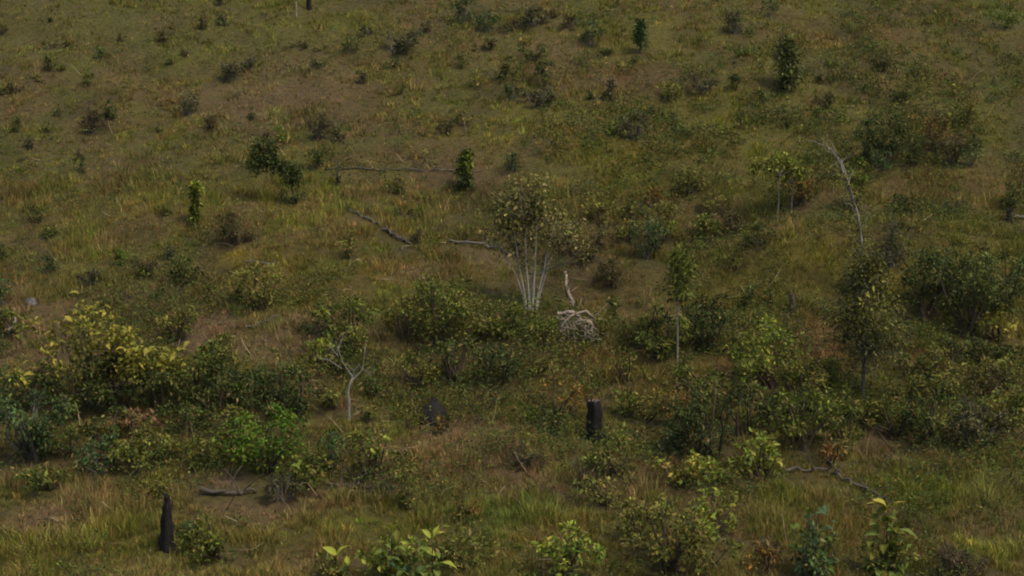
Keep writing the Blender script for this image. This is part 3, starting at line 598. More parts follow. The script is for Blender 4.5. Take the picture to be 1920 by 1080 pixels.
# ------------------------------------------------------------------ grass: tufts of bent blades all over the slope
def grass(name, y0, y1, ntuft, nb, hmean, wid, seg, label):
    g = np.random.default_rng(int(y0 * 10)); t = math.tan(HFOV / 2)
    y = g.uniform(y0, y1, ntuft * 2); x = g.uniform(-1, 1, ntuft * 2) * (y1 * t * 1.04 + 3.0)
    ok = (np.abs(x) < y * t * 1.04 + 3.0) & (clear_of_bushes(x, y, .85) | (g.random(len(x)) < .12)) & ((y > 48) | (fbm(x, y, 2.6, 188, 3) < .66) | (g.random(len(x)) < .25)); x, y = x[ok][:ntuft], y[ok][:ntuft]; n = len(x)
    hgt = hmean * (.25 + .7 * fbm(x, y, 2.0, 77, 3) + 1.5 * np.clip(fbm(x, y, .8, 79, 2) - .42, 0, 1) * 2) * np.exp(g.standard_normal(n) * .25)
    tall = g.random(n) < .05; hgt[tall] *= 1.6
    tc = sward(x, y) * np.exp(g.standard_normal((n, 1)) * .30) * 1.12 * np.exp(g.standard_normal((n, 1)) * np.array([[.13, -.05, .10]]))
    tilt = g.random(n); dk = tilt < .10; tc[dk] = tc[dk] * .35 + alb((38, 48, 20)) * .65
    st = (tilt > .93); tc[st] = tc[st] * .4 + alb((120, 104, 66)) * .6
    X0 = np.repeat(x, nb); Y0 = np.repeat(y, nb); N = len(X0)
    a = g.uniform(0, 2 * np.pi, N); r = g.random(N) ** .5 * np.repeat(.05 + hgt * .28, nb)
    bx, by = X0 + np.cos(a) * r, Y0 + np.sin(a) * r; bz = height(bx, by) - .02
    H = np.repeat(hgt, nb) * (.45 + .75 * g.random(N)); a2 = a + g.standard_normal(N) * .7
    lean = H * (.15 + .6 * g.random(N))
    dx, dy = np.cos(a2) * lean, np.sin(a2) * lean
    w = wid * (.6 + .8 * g.random(N)); pa = g.uniform(0, 2 * np.pi, N); px_, py_ = np.cos(pa) * w, np.sin(pa) * w
    B = np.stack([bx, by, bz], 1); Q = np.stack([px_, py_, 0 * px_], 1)
    T = B + np.stack([dx, dy, H], 1)
    C = np.repeat(tc, nb, 0) * np.exp(g.standard_normal((N, 1)) * .27)
    s = g.random(N) < .09; C[s] = C[s] * .5 + alb((124, 108, 70)) * .5
    if seg == 1:
        V = np.stack([B - Q, B + Q, T], 1).reshape(-1, 3); F = np.arange(3 * N).reshape(-1, 3); CC = np.repeat(C, 3, 0)
    else:
        Mi = B + np.stack([dx * .3, dy * .3, H * .62], 1)
        V = np.stack([B - Q, B + Q, Mi + Q * .7, Mi - Q * .7, T], 1).reshape(-1, 3); b5 = np.arange(N)[:, None] * 5
        F = [b5 + [[0, 1, 2]], b5 + [[0, 2, 3]], b5 + [[3, 2, 4]]]; F = np.concatenate(F); CC = np.repeat(C, 5, 0)
    o = link(name, mesh_np(name, V, F, CC), M_GRASS, None, 'stuff'); o['label'] = label
grass('long_grass', 27.5, 39, 23000, 14, .16, .0068, 2, 'long mixed green and straw grass on the near slope')
grass('meadow_grass', 39, 52, 25000, 12, .155, .012, 1, 'rough tussocky grass on the middle of the hillside')
grass('short_grass', 52, 74, 40000, 10, .105, .018, 1, 'short olive and brown grass on the upper hillside')

# low broad-leaved weeds and seedlings between the grass, thick in the hollow
def weeds():
    g = np.random.default_rng(91); t = math.tan(HFOV / 2)
    n = 120000; y = 28 + 46 * g.random(n) ** .85; x = g.uniform(-1, 1, n) * (y * t * 1.04 + 2)
    gully = np.exp(-((y - 40.5) / 4.2) ** 2); right = 1 / (1 + np.exp(-(x - 0) / 2.5))
    dn = .035 + .85 * gully + .42 * right * np.exp(-((y - 53) / 10) ** 2) + .30 * (y < 36)
    cl = fbm(x, y, 1.7, 101, 4); keep = g.random(n) < dn * np.clip((cl - .45) * 6, 0.015, 1.0); x, y, cl = x[keep], y[keep], cl[keep]; n = len(x)
    h = (.12 + .34 * np.clip((cl - .42) * 3, 0, 1)) * (.5 + .9 * g.random(n)) * (1 - .25 * (y > 55))
    nb = 11; N = n * nb; print('weeds', n); X0, Y0, H = np.repeat(x, nb), np.repeat(y, nb), np.repeat(h, nb)
    a = g.uniform(0, 2 * np.pi, N); r = H * (.2 + .75 * g.random(N)); u = g.random(N) ** .8
    C = np.stack([X0 + np.cos(a) * r, Y0 + np.sin(a) * r, height(X0, Y0) + .04 + H * u * 1.1], 1)
    out = np.stack([np.cos(a), np.sin(a), .3 + 0 * a], 1)
    pal = np.array([alb(c) for c in [(48, 60, 24), (58, 70, 26), (40, 48, 22), (82, 84, 34), (70, 62, 36), (50, 46, 34), (92, 72, 36)]])
    pi = g.choice(7, n, p=[.22, .22, .18, .18, .08, .06, .06]); cc = np.repeat(pal[pi], nb, 0) * np.exp(g.standard_normal((N, 1)) * .3)
    L = (.05 + .04 * g.random(N)) * (1 + .35 * (Y0 > 50))
    V, F, CC = leaves_np(g, C, out, L, .5, cc)
    o = link('undergrowth', mesh_np('undergrowth', V, F, CC), M_LEAF, None, 'stuff'); o['label'] = 'low leafy weeds and seedlings mixed through the grass'
weeds()
def litter():                                        # grey and tan dead twigs and dry stalks lying and standing in the grass
    g = np.random.default_rng(17); t = math.tan(HFOV / 2); n = 9000
    y = g.uniform(28, 72, n); x = g.uniform(-1, 1, n) * (y * t * 1.04 + 2); cl = fbm(x, y, 3.0, 140, 3)
    b = np.exp(-((y - 41) / 5) ** 2); keep = g.random(n) < (.12 + .6 * b) * np.clip((cl - .4) * 6, .1, 1); x, y = x[keep], y[keep]; n = len(x)
    a = g.uniform(0, 6.28, n); L = g.uniform(.15, .75, n); up = np.where(g.random(n) < .4, g.uniform(.3, 1.6, n), g.uniform(0, .25, n))
    A = np.stack([x, y, height(x, y) + .06], 1); D = np.stack([np.cos(a), np.sin(a) * .6, up], 1); D /= np.linalg.norm(D, axis=1)[:, None]
    M = A + D * L[:, None] * .5 + g.standard_normal((n, 3)) * .03; E = A + D * L[:, None] + g.standard_normal((n, 3)) * .06
    w = g.uniform(.005, .014, n)[:, None]; s = np.cross(D, [0, 0.3, 1.0]); s /= np.linalg.norm(s, axis=1)[:, None] + 1e-9; s2 = np.cross(s, D)
    V = np.stack([A + s * w, A - s * w * .5 + s2 * w * .8, A - s * w * .5 - s2 * w * .8, M + s * w, M - s * w * .5 + s2 * w * .8, M - s * w * .5 - s2 * w * .8, E], 1).reshape(-1, 3)
    q = np.arange(n)[:, None] * 7; F4 = np.concatenate([q + [[0, 1, 4, 3]], q + [[1, 2, 5, 4]], q + [[2, 0, 3, 5]]]); F3 = np.concatenate([q + [[3, 4, 6]], q + [[4, 5, 6]], q + [[5, 3, 6]]])
    pal = np.array([alb(c_) for c_ in [(118, 104, 82), (96, 82, 62), (72, 62, 50), (140, 126, 100), (56, 48, 38)]]); cc = np.repeat(pal[g.integers(0, 5, n)], 7, 0)
    o = link('twig_litter', mesh_np('twig_litter', V, [F4, F3], cc), M_GRASS, None, 'stuff'); o['label'] = 'dead twigs and dry stalks lying in the grass'
litter()

# ------------------------------------------------------------------ shrubs: spot, size in the photo, sort, label
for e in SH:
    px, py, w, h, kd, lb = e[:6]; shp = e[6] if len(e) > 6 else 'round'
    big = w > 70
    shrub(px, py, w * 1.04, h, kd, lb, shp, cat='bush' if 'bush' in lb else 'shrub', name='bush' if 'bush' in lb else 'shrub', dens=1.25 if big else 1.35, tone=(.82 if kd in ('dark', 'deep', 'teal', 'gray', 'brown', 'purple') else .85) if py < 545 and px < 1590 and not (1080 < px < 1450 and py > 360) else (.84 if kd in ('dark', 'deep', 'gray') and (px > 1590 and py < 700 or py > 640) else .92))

def root_at(name, px, py, label, cat, group=None):
    p = at(px, py); k = mpp(p); p[2] = float(height(p[0], p[1]))
    o = bpy.data.objects.new(name, None); S.collection.objects.link(o); o.location = p; o.empty_display_size = .1
    o['label'] = label; o['category'] = cat
    if group: o['group'] = group
    return o, p, k
def leafy(root, g, C, spread, n, kind, L, parent_name='crown', colw=None, ratio=None):
    cols, _, ra, _, _ = P[kind]; cols = np.array([alb(c) for c in cols]); C = np.asarray(C, float)
    ci = g.integers(0, len(C), n); dd = rnd_dir(g, n, .2); c = C[ci] + dd * (spread * g.random(n) ** .6)[:, None]
    cc = cols[g.integers(0, 3, n)] * np.exp(g.standard_normal((n, 1)) * .3) * np.exp(g.standard_normal((len(C), 1)) * .15)[ci]
    V, F, CC = leaves_np(g, c, dd, L * np.exp(g.standard_normal(n) * .25), ratio or ra, cc)
    return link(parent_name, mesh_np(parent_name, V, F, CC), M_LEAF, root, 'stuff')

# crooked dark tree on the left slope
r_, p, k = root_at('crooked_tree', 550, 384, 'crooked dark tree leaning left with a flat crown over open grass', 'tree')
g = np.random.default_rng(1); H = 150 * k
P0 = [(0, 0, -.1), (0, 0, 22 * k), (-4 * k, 0, 42 * k), (-14 * k, 0, 62 * k), (-32 * k, 0, 82 * k), (-40 * k, 0, 104 * k)]
tb = TB(7, .08, 1).tube(P0, np.array([5, 4, 3.6, 3, 2.2, 1]) * k * .5)
link('trunk', tb.mesh('trunk'), M_BROWN, r_)
for e0, e1 in [((-14, 62), (6, 76)), ((-4, 45), (14, 52)), ((-32, 82), (-62, 92)), ((-32, 82), (-14, 100)), ((-30, 78), (-56, 74))]:
    link('branch', TB(5, .1, 2).tube(curve((e0[0] * k, 0, e0[1] * k), (e1[0] * k, g.uniform(-15, 15) * k, e1[1] * k), 5, .1, g), np.linspace(1.2, .5, 5) * k).mesh('branch'), M_BROWN, r_)
cl = [(-50, 0, 100), (-58, 8, 88), (-40, -8, 92), (-30, 6, 96), (-60, -6, 78), (-45, 6, 78), (-28, -6, 82), (-12, 5, 72), (0, -5, 66), (-36, 3, 70), (8, 4, 60), (-8, -4, 58), (-52, 4, 110), (-38, 0, 114), (-20, 0, 68), (4, 0, 48), (-6, 0, 44), (-56, 0, 66)]
leafy(r_, g, np.array(cl) * [1.2, 1, 1] * k, 14 * k, 2300, 'deep', .10)
shrub(550, 388, 62, 26, 'deep', 'flat dark shrub round the foot of the crooked dark tree')

# dense upright sapling
def sapling(px, py, w, h, kind, label, stem, kind2=None, top=None, name='sapling', lean=0, n=1500, bark=None, shape='cone', L=.11, cat='sapling', tr=1.6):
    r_, p, k = root_at(name, px, py, label, cat); g = np.random.default_rng(int(px + py)); h_, w_ = h * k, w * k
    tb = TB(7, .08, int(px)).tube(curve((0, 0, -.1), (lean * k, 0, h_ * .93), 8, .05, g), np.linspace(tr * k, .5 * k, 8))
    link('trunk', tb.mesh('trunk'), bark or M_BROWN, r_)
    m = 16; z = stem * k + (h_ - stem * k) * np.linspace(.04, .97, m); t = np.linspace(0, 1, m)
    ww = w_ * .5 * (np.sin(np.clip(t * .9 + .12, 0, 1) * np.pi) ** .6 if shape == 'oval' else (1.0 - .75 * t)) * .72
    C = []
    for i in range(m):
        for _ in range(3):
            a = g.uniform(0, 6.28); rr = ww[i] * g.uniform(.15, 1); C.append((math.cos(a) * rr + lean * k * z[i] / h_, math.sin(a) * rr, z[i] + g.uniform(-.5, .5) * h_ / m))
    C = np.array(C); C = C[g.random(len(C)) < .78]
    for c in C[::4]:
        link('branch', TB(5, .1, 3).tube(curve((lean * k * c[2] / h_, 0, max(c[2] - .12 * h_, .1)), c, 4, .1, g), np.linspace(.6, .2, 4) * k).mesh('branch'), bark or M_BROWN, r_)
    leafy(r_, g, C, w_ * .2, int(n * .62), kind, L)
    if kind2: leafy(r_, g, C[C[:, 2] > h_ * top], w_ * .16, n // 3, kind2, L * 1.15, 'top_foliage')
    return r_, p, k
sapling(873, 364, 56, 76, 'deep', 'dense upright sapling with yellow green top beside the long log', 12, 'lime', .5)
sapling(368, 422, 32, 72, 'green', 'upright dark green seedling with a pale yellow tip on the left slope', 4, 'lime', .88)
sapling(1200, 100, 40, 58, 'teal', 'dark teal sapling with a rounded cone crown near the top', 16, L=.13, n=1300)
sapling(1270, 688, 96, 218, 'green', 'slim sapling with a long pale bare trunk above the right thicket', 132, n=2300, bark=M_PALE, shape='oval', L=.10, tr=2.2)
sapling(1617, 752, 205, 262, 'gray', 'feathery dark grey green young tree with a grey trunk at right', 80, 'olive', .5, n=9500, bark=M_GREY, shape='oval', L=.085, name='young_tree', cat='tree', tr=4.2)
sapling(1482, 172, 84, 92, 'dark', 'big crowned dark tree on the upper right slope', 8, 'gray', .1, n=2000, shape='cone', lean=-16, L=.13, name='hillside_tree', cat='tree')
for (sx, st, lb) in ((1457, 414, 'thin stemmed yellow green tree with a flat crown at right'), (1484, 400, 'smaller thin grey stemmed tree right behind the flat crowned one')):
    r_, p, k = root_at('thin_tree', sx, st, lb, 'tree'); g = np.random.default_rng(sx)
    hh = 118 if sx == 1457 else 90; sc = 1 if sx == 1457 else .6
    link('trunk', TB(6, .08, 3).tube(curve((0, 0, -.1), (3 * k, 0, (hh - 8) * k), 8, .04, g), np.linspace(1.5, .7, 8) * k).mesh('trunk'), M_PALE, r_)
    C = [(g.uniform(-46, 44) * sc * k, g.uniform(-22, 22) * sc * k, 0) for _ in range(16)]; C = [(a, b, (hh - 6 - abs(a / k) * .42 + g.uniform(-7, 5)) * k) for a, b, _ in C]
    for c in C[:6]: link('branch', TB(5, .1, 3).tube(curve((2 * k, 0, (hh - 34) * k), c, 5, .08, g), np.linspace(.8, .3, 5) * k).mesh('branch'), M_PALE, r_)
    leafy(r_, g, C, 12 * k, int(700 * sc), 'olive', .11); leafy(r_, g, C, 13 * k, int(420 * sc), 'lime', .11, 'top_foliage')

# pale multi stemmed tree in the centre
r_, p, k = root_at('multi_stemmed_tree', 996, 582, 'pale tree of many slender stems fanning up from one foot in the centre', 'tree')
g = np.random.default_rng(5)
tops = [(-46, 215, 0), (-34, 190, 8), (-22, 224, -6), (-6, 205, 10), (8, 212, -8), (26, 196, 6), (46, 172, -4), (-58, 120, 5), (66, 150, 10)]
mid = [(-22, 80), (-16, 90), (-9, 85), (0, 90), (7, 85), (15, 90), (24, 80), (-30, 70), (34, 90)]
tips = []
for i, ((tx, tz, ty), (mx_, mz)) in enumerate(zip(tops, mid)):
    if i in (1, 5): continue
    bx = [-11, -9, -4, -1, 3, 8, 11, -13, 13][i] * .8
    pts = np.array([(bx, 0, -4), (bx + (mx_ - bx) * .25, ty * .2, 30), (mx_, ty * .5, mz), ((mx_ + tx) / 2 + g.uniform(-4, 4), ty, (mz + tz) / 2), (tx, ty * 2, tz)]) * k
    rad = np.array([3.1, 2.6, 2.0, 1.2, .4]) * k * (.7 if i in (7, 8) else [1.1, .45, 1.3, .75, 1.35, .45, 1.05][i]) * .62
    st = link('stem', TB(7, .07, i).tube(pts, rad).mesh('stem'), M_STEM, r_)
    tips.append(pts[-1])
    for j in range(6):
        q = pts[2] + (pts[4] - pts[2]) * g.uniform(.35, .95); e = q + np.array([g.uniform(-34, 38), g.uniform(-25, 25), g.uniform(14, 44)]) * k
        link('twig', TB(4, .1, j).tube(curve(q, e, 5, .12, g), np.linspace(.8, .3, 5) * k).mesh('twig'), M_PALE, st); tips.append(e)
tips = np.array(tips)
tips = np.concatenate([tips, np.array([(g.uniform(-56, 20), g.uniform(-15, 15), g.uniform(130, 212)) for _ in range(26)]) * k]); leafy(r_, g, tips, 20 * k, 2300, 'tan', .10); leafy(r_, g, tips, 17 * k, 1100, 'gray', .09, 'grey_foliage'); leafy(r_, g, tips[tips[:, 2] > 130 * k], 18 * k, 420, 'lime', .10, 'top_foliage')  # crown mixes tan, grey green and, higher up, lime leaves
C = np.array([(g.uniform(30, 108), g.uniform(-20, 20), 0) for _ in range(14)]); C[:, 2] = 150 - (C[:, 0] - 30) * .55 + g.uniform(-22, 18, 14)
for c in C[:6]: link('branch', TB(4, .1, 3).tube(curve((16 * k, 0, 70 * k), c * k, 6, .1, g), np.linspace(1.1, .4, 6) * k).mesh('branch'), M_GREY, r_)
leafy(r_, g, C * k, 18 * k, 650, 'tan', .09, 'side_foliage')
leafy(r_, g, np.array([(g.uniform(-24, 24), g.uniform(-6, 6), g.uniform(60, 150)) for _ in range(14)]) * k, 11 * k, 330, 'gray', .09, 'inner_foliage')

# pale forked dead tree
r_, p, k = root_at('dead_forked_tree', 655, 788, 'pale forked dead tree with a twisted trunk below the green thicket', 'tree')
g = np.random.default_rng(6)
link('trunk', TB(8, .1, 1).tube(np.array([(0, 0, -6), (-1, 0, 18), (0, 0, 40), (-3, 1, 52), (2, 1, 68), (8, 1, 82)]) * k, np.array([4.4, 3.6, 3.0, 3.6, 2.6, 2.2]) * k * .9).mesh('trunk'), M_PALE, r_)
for pts in ([(8, 1, 82), (1, 0, 94), (-8, -2, 108), (-15, -3, 128), (-22, -4, 154)], [(4, 1, 74), (14, 2, 84), (26, 4, 96), (29, 5, 116), (33, 5, 146)],
            [(-18, -3, 124), (-30, -4, 140), (-34, -4, 138)], [(-20, -3, 134), (-12, 0, 150)], [(26, 4, 96), (34, 8, 92), (38, 9, 84)], [(-12, -2, 100), (-34, -8, 118), (-50, -9, 121)], [(8, 1, 82), (12, -6, 98), (22, -8, 108)]):
    q = np.array(pts, float) * k
    link('branch', TB(6, .1, 2).tube(q, np.linspace(1.7 if len(pts) > 4 else .9, .45, len(pts)) * k).mesh('branch'), M_PALE, r_)
    for j in range(4):
        s = q[g.integers(1, len(q))]; e = s + np.array([g.uniform(-16, 16), g.uniform(-8, 8), g.uniform(0, 20)]) * k
        link('twig', TB(4, .1, j).tube(curve(s, e, 5, .25, g), np.linspace(.5, .2, 5) * k).mesh('twig'), M_PALE, r_)

# leaning dead tree at right
r_, p, k = root_at('leaning_dead_tree', 1612, 560, 'tall grey dead tree leaning left with bare broken boughs', 'tree')
g = np.random.default_rng(8)
link('trunk', TB(8, .1, 1).tube(np.array([(4, 0, -6), (2, 0, 60), (-2, 0, 110), (-10, 0, 155), (-24, 1, 200), (-36, 2, 235), (-46, 3, 262)]) * k, np.array([3.4, 3.0, 2.8, 2.6, 2.3, 2.0, 1.3]) * k).mesh('trunk'), M_PALE, r_)
for pts in ([(-38, 2, 240), (-50, 3, 262), (-66, 6, 282), (-88, 8, 292), (-112, 8, 296)], [(-50, 3, 262), (-62, 0, 284), (-72, -4, 304)], [(-66, 6, 280), (-80, 4, 300), (-86, 2, 300)],
            [(-24, 1, 200), (-46, 6, 226), (-62, 10, 232)], [(-10, 0, 155), (-26, -8, 180), (-40, -10, 186)], [(-4, 0, 130), (10, 5, 160), (4, 6, 178)], [(-30, 1, 215), (-22, 4, 238), (-26, 5, 250)], [(-44, 3, 255), (-30, 4, 270)], [(-2, 0, 100), (-16, 3, 124), (-26, 4, 132)]):
    q = np.array(pts, float) * k; n_ = 7
    q = np.stack([np.interp(np.linspace(0, 1, n_), np.linspace(0, 1, len(q)), q[:, a]) for a in range(3)], 1) + g.standard_normal((n_, 3)) * .02
    link('bough', TB(6, .1, 2).tube(q, np.linspace(1.5 if len(pts) > 3 else 1.0, .35, n_) * k).mesh('bough'), M_PALE, r_)

for j in range(34):
    t_ = g.uniform(.15, 1); s = np.array([np.interp(t_, [0, .5, 1], [2, -10, -70]), 0, np.interp(t_, [0, .5, 1], [20, 155, 285])]) * k; e = s + np.array([g.uniform(-26, 26), g.uniform(-14, 14), g.uniform(-6, 26)]) * k
    link('twig', TB(4, .1, j).tube(curve(s, e, 5, .25, g), np.linspace(.55, .2, 5) * k).mesh('twig'), M_PALE, r_)
leafy(r_, g, np.array([(-6, 0, 40), (2, 4, 60), (-12, 0, 84), (6, 0, 100), (-14, 2, 120), (-2, 0, 140), (-24, 0, 170), (-14, 3, 190), (-40, 0, 220), (-28, 0, 205)]) * k, 15 * k, 900, 'olive', .08, 'vine')
# stumps
def stump(name, px, py, w, h, label, mat, prof, top=None, lean=0, cat='tree stump', jag=.1):
    r_, p, k = root_at(name, px, py, label, cat); g = np.random.default_rng(int(px)); n = len(prof)
    ks = 20; V = []; z = np.linspace(0, 1, n) * h * k; z[0] = -.12
    a = np.arange(ks) / ks * 2 * np.pi; rib = 1 + .08 * np.cos(a * 5 + 1) + .10 * g.standard_normal(ks)
    for i, f in enumerate(prof):
        zz = np.full(ks, z[i]) + (jag * k * h * (g.random(ks) - .5) * (1 if i == n - 1 else .15))
        rr = f * w * .5 * k * (rib + .07 * g.standard_normal(ks))
        V.append(np.stack([np.cos(a) * rr + lean * k * i / (n - 1) + .006 * g.standard_normal(), np.sin(a) * rr + .006 * g.standard_normal(), zz], 1))
    V = np.concatenate(V); F = []
    for i in range(n - 1):
        b = i * ks; j = np.arange(ks); F.append(np.stack([b + j, b + (j + 1) % ks, b + ks + (j + 1) % ks, b + ks + j], 1))
    link('stump_body', mesh_np('stump_body', V, np.concatenate(F), smooth=False), mat, r_)
    tp = V[-ks:]; c = tp.mean(0) - np.array([0, 0, .03]); tv = np.concatenate([tp * [1, 1, 1] , (tp + c) / 2 + np.array([0, 0, 1]) * (g.random((ks, 1)) * .04), c[None]])
    j = np.arange(ks)
    link('broken_top', mesh_np('broken_top', tv, [np.stack([j, (j + 1) % ks, ks + (j + 1) % ks, ks + j], 1), np.stack([ks + j, ks + (j + 1) % ks, np.full(ks, 2 * ks)], 1)], smooth=False), top or mat, r_)
    for q in range(5):                               # splinters standing on the broken rim
        t_ = tp[g.integers(ks)]; e_ = t_ + np.array([g.uniform(-.02, .02), 0, g.uniform(.04, .14) * h * k])
        link('splinter', TB(4, .1, q).tube([t_ - [0, 0, .05], (t_ + e_) / 2, e_], np.array([.022, .014, .004]) * max(1, w * k * 2)).mesh('splinter'), mat, r_)
    for q in range(4):                               # roots flaring out at the foot
        an = q * 1.57 + g.uniform(0, 1); d = np.array([math.cos(an), math.sin(an)]) * w * k
        link('root', TB(6, .1, q).tube([(d[0] * .3, d[1] * .3, .12), (d[0] * .6, d[1] * .6, .04), (d[0] * .95, d[1] * .95, -.08)], np.array([.16, .11, .04]) * w * k).mesh('root'), mat, r_)
    return r_, k
r0, k = stump('broken_stump', 1114, 826, 29, 76, 'black broken tree stump with a pale top standing in pinkish grass', M_CHAR, [1.16, 1.0, .92, .98, .9, .95, .84, .88, .8], M_CUT, -1, jag=.09)
r0, k = stump('spiked_stump', 313, 1030, 27, 98, 'charred pointed stump like a black spike in the lower left grass', M_CHAR, [1.35, 1.05, .92, .9, .78, .84, .7, .74, .58, .62, .42, .34], None, 5, jag=.2)
r0, k = stump('round_stump', 808, 790, 54, 38, 'low round charred stump in the middle of the pinkish slope', M_CHAR, [1.0, 1.05, .95, .8, .5, .2], None, 6, jag=.25)
r0, k = stump('small_stump', 1485, 586, 14, 34, 'small dark brown stump on the bright grass right of centre', M_BROWN, [1.1, .9, .8, .6], None, -2)
r0, k = stump('small_stump', 1890, 416, 11, 24, 'small black stump near the right edge beside a white log', M_CHAR, [1.1, 1, .9, .8], None, 0)
r0, k = stump('small_stump', 580, 18, 8, 26, 'little black stump at the top edge beside a pale stick', M_CHAR, [1.1, 1, .9, .7], None, 0)

# fallen logs, drawn between two spots of the slope
def log(name, pts, r0_, r1_, label, mat, lift=.5, branches=0, cat='log', n=12, wob=.03):
    W_ = [at(*q) for q in pts]; k = mpp(W_[0]); base = W_[0].copy()
    o = bpy.data.objects.new(name, None); S.collection.objects.link(o); base[2] = float(height(base[0], base[1])); o.location = base; o.empty_display_size = .1
    o['label'] = label; o['category'] = cat
    g = np.random.default_rng(int(pts[0][0] * 3 + pts[0][1])); Q = np.array(W_)
    s = np.linspace(0, 1, n); Q = np.stack([np.interp(s, np.linspace(0, 1, len(Q)), Q[:, a]) for a in range(3)], 1)
    rad = np.linspace(r0_, r1_, n) * k * .5
    zg = height(Q[:, 0], Q[:, 1]); L = np.polyfit(s, zg, 2); Q[:, 2] = np.maximum(np.polyval(L, s), zg - rad * .3) + rad * lift + g.standard_normal(n) * wob
    Q[:, 0] += g.standard_normal(n) * wob; Q -= base
    link('log_trunk', TB(8, .09, 4).tube(Q, rad).mesh('log_trunk'), mat, o)
    for b in range(branches):
        i = int(g.integers(2, n - 1)); e = Q[i] + np.array([g.uniform(-.6, .6), g.uniform(-.5, .3), g.uniform(.15, .55)])
        link('branch_stub', TB(5, .1, b).tube(curve(Q[i], e, 5, .12, g), np.linspace(rad[i] * .5, .008, 5)).mesh('branch_stub'), mat, o)
    return o
log('fallen_log', [(606, 320), (700, 320), (800, 322), (905, 324)], 3, 2.2, 'long thin dark log lying across the slope to the upright sapling', M_LOG, 2.2, 6, n=22)
log('fallen_log', [(652, 396), (700, 418), (726, 434)], 2.5, 5.5, 'upper silvery log lying aslant in the grass', M_SLOG, 1.8, 1)
log('fallen_log', [(722, 434), (745, 450), (768, 460)], 6, 4, 'dark lower piece continuing the silvery log', M_LOG, 1.6, 3)
log('fallen_log', [(842, 458), (900, 464), (940, 472), (968, 486)], 5, 4.5, 'grey log ending at the pale multi stemmed tree', M_SLOG, 2.6, 3)
log('fallen_log', [(1480, 888), (1540, 884), (1575, 892)], 6, 4, 'dark fallen branch under the tall grassy bush', M_LOG, 1.5, 6)
log('fallen_log', [(1560, 890), (1600, 912), (1640, 934), (1664, 942)], 5, 7, 'purplish grey log sloping down to the yellow leaf', M_LOG, 1.8, 4)
log('fallen_log', [(375, 930), (430, 932), (480, 926)], 10, 6, 'dark rotten log lying in front of the brightest bush', M_LOG, 1.2, 4)
log('fallen_log', [(620, 912), (680, 916), (750, 918)], 8, 4, 'grey brown rotten log under the green bushes', M_LOG, 1.2, 8)
log('fallen_log', [(1903, 412), (1935, 413)], 4, 4, 'short white log cut by the right edge', M_PALE, 2.5, 0)
log('fallen_stick', [(460, 624), (480, 617), (520, 600)], 3, 2, 'thin pale stick in front of the speckled green bush', M_SLOG, 6, 0, 'stick')
log('fallen_stick', [(1500, 752), (1560, 748)], 3, 2, 'thin pale stick in the right thicket left of the grey trunk', M_SLOG, 10, 0, 'stick')
log('leaning_log', [(18, 640), (24, 630), (30, 612)], 7, 4, 'pale log leaning at the left edge by the yellow leaved bush', M_PALE, 6, 0)
log('fallen_log', [(460, 498), (520, 500)], 3, 2, 'thin pale log behind the speckled green bush', M_SLOG, 5, 0)
log('fallen_log', [(425, 453), (475, 452)], 3, 3, 'thin grey log under the wide thorny bush', M_SLOG, 3, 0)
r_, p, k = root_at('bare_stick', 556, 30, 'bare pale stick standing at the top edge of the slope', 'stick')
link('stick_shaft', TB(6, .1, 1).tube(np.array([(0, 0, -3), (0, 0, 12), (1, 0, 27)]) * k, np.array([1.5, 1.2, .8]) * k).mesh('stick_shaft'), M_PALE, r_)

# bleached driftwood: an uprooted root plate with tangled boughs
r_, p, k = root_at('uprooted_tree', 1085, 640, 'bleached tangle of a dead uprooted tree right of the pale stems', 'dead tree')
g = np.random.default_rng(12)
mains = [([(-40, 5, 50), (-20, 2, 56), (-4, 0, 52), (14, 0, 56), (28, 2, 46)], 4.2), ([(-30, 4, 20), (-16, 6, 34), (2, 8, 30), (20, 4, 40), (40, 2, 30)], 2.8), ([(-4, 0, 52), (4, -4, 42), (22, -8, 36), (36, -8, 22), (34, -8, 8)], 4.4),
         ([(-6, 0, 56), (-20, -4, 44), (-34, -6, 30), (-36, -6, 12)], 3.0), ([(0, 0, 46), (-8, -8, 30), (-10, -10, 10), (-6, -10, 0)], 3.0), ([(10, -4, 40), (14, -12, 22), (8, -12, 4)], 3.2), ([(24, -8, 34), (26, -14, 16), (20, -14, 2)], 2.6), ([(-24, -5, 38), (-22, -10, 18), (-26, -10, 4)], 2.2), ([(-38, 0, 48), (-26, 4, 40), (-30, 4, 24), (-18, -6, 10)], 2.2)]
for pts, rr in mains:
    q = np.array(pts, float) * k; q = np.stack([np.interp(np.linspace(0, 1, 9), np.linspace(0, 1, len(q)), q[:, a]) for a in range(3)], 1) + g.standard_normal((9, 3)) * .02
    bo = link('bough', TB(7, .14, 3).tube(q, np.linspace(rr * .95, rr * .45, 9) * k).mesh('bough'), M_DRIFT, r_)
    for j in range(11):
        s = q[g.integers(1, 9)]; e = s + np.array([g.uniform(-24, 24), g.uniform(-10, 8), g.uniform(-22, 12)]) * k; e[2] = max(e[2], 0)
        link('root', TB(5, .12, j).tube(curve(s, e, 6, .3, g), np.linspace(1.2, .4, 6) * k).mesh('root'), M_DRIFT, bo)

log('weathered_log', [(1057, 512), (1064, 540), (1072, 578)], 5, 7, 'pale weathered log running uphill from the bleached tangle', M_DRIFT, .7, 3)

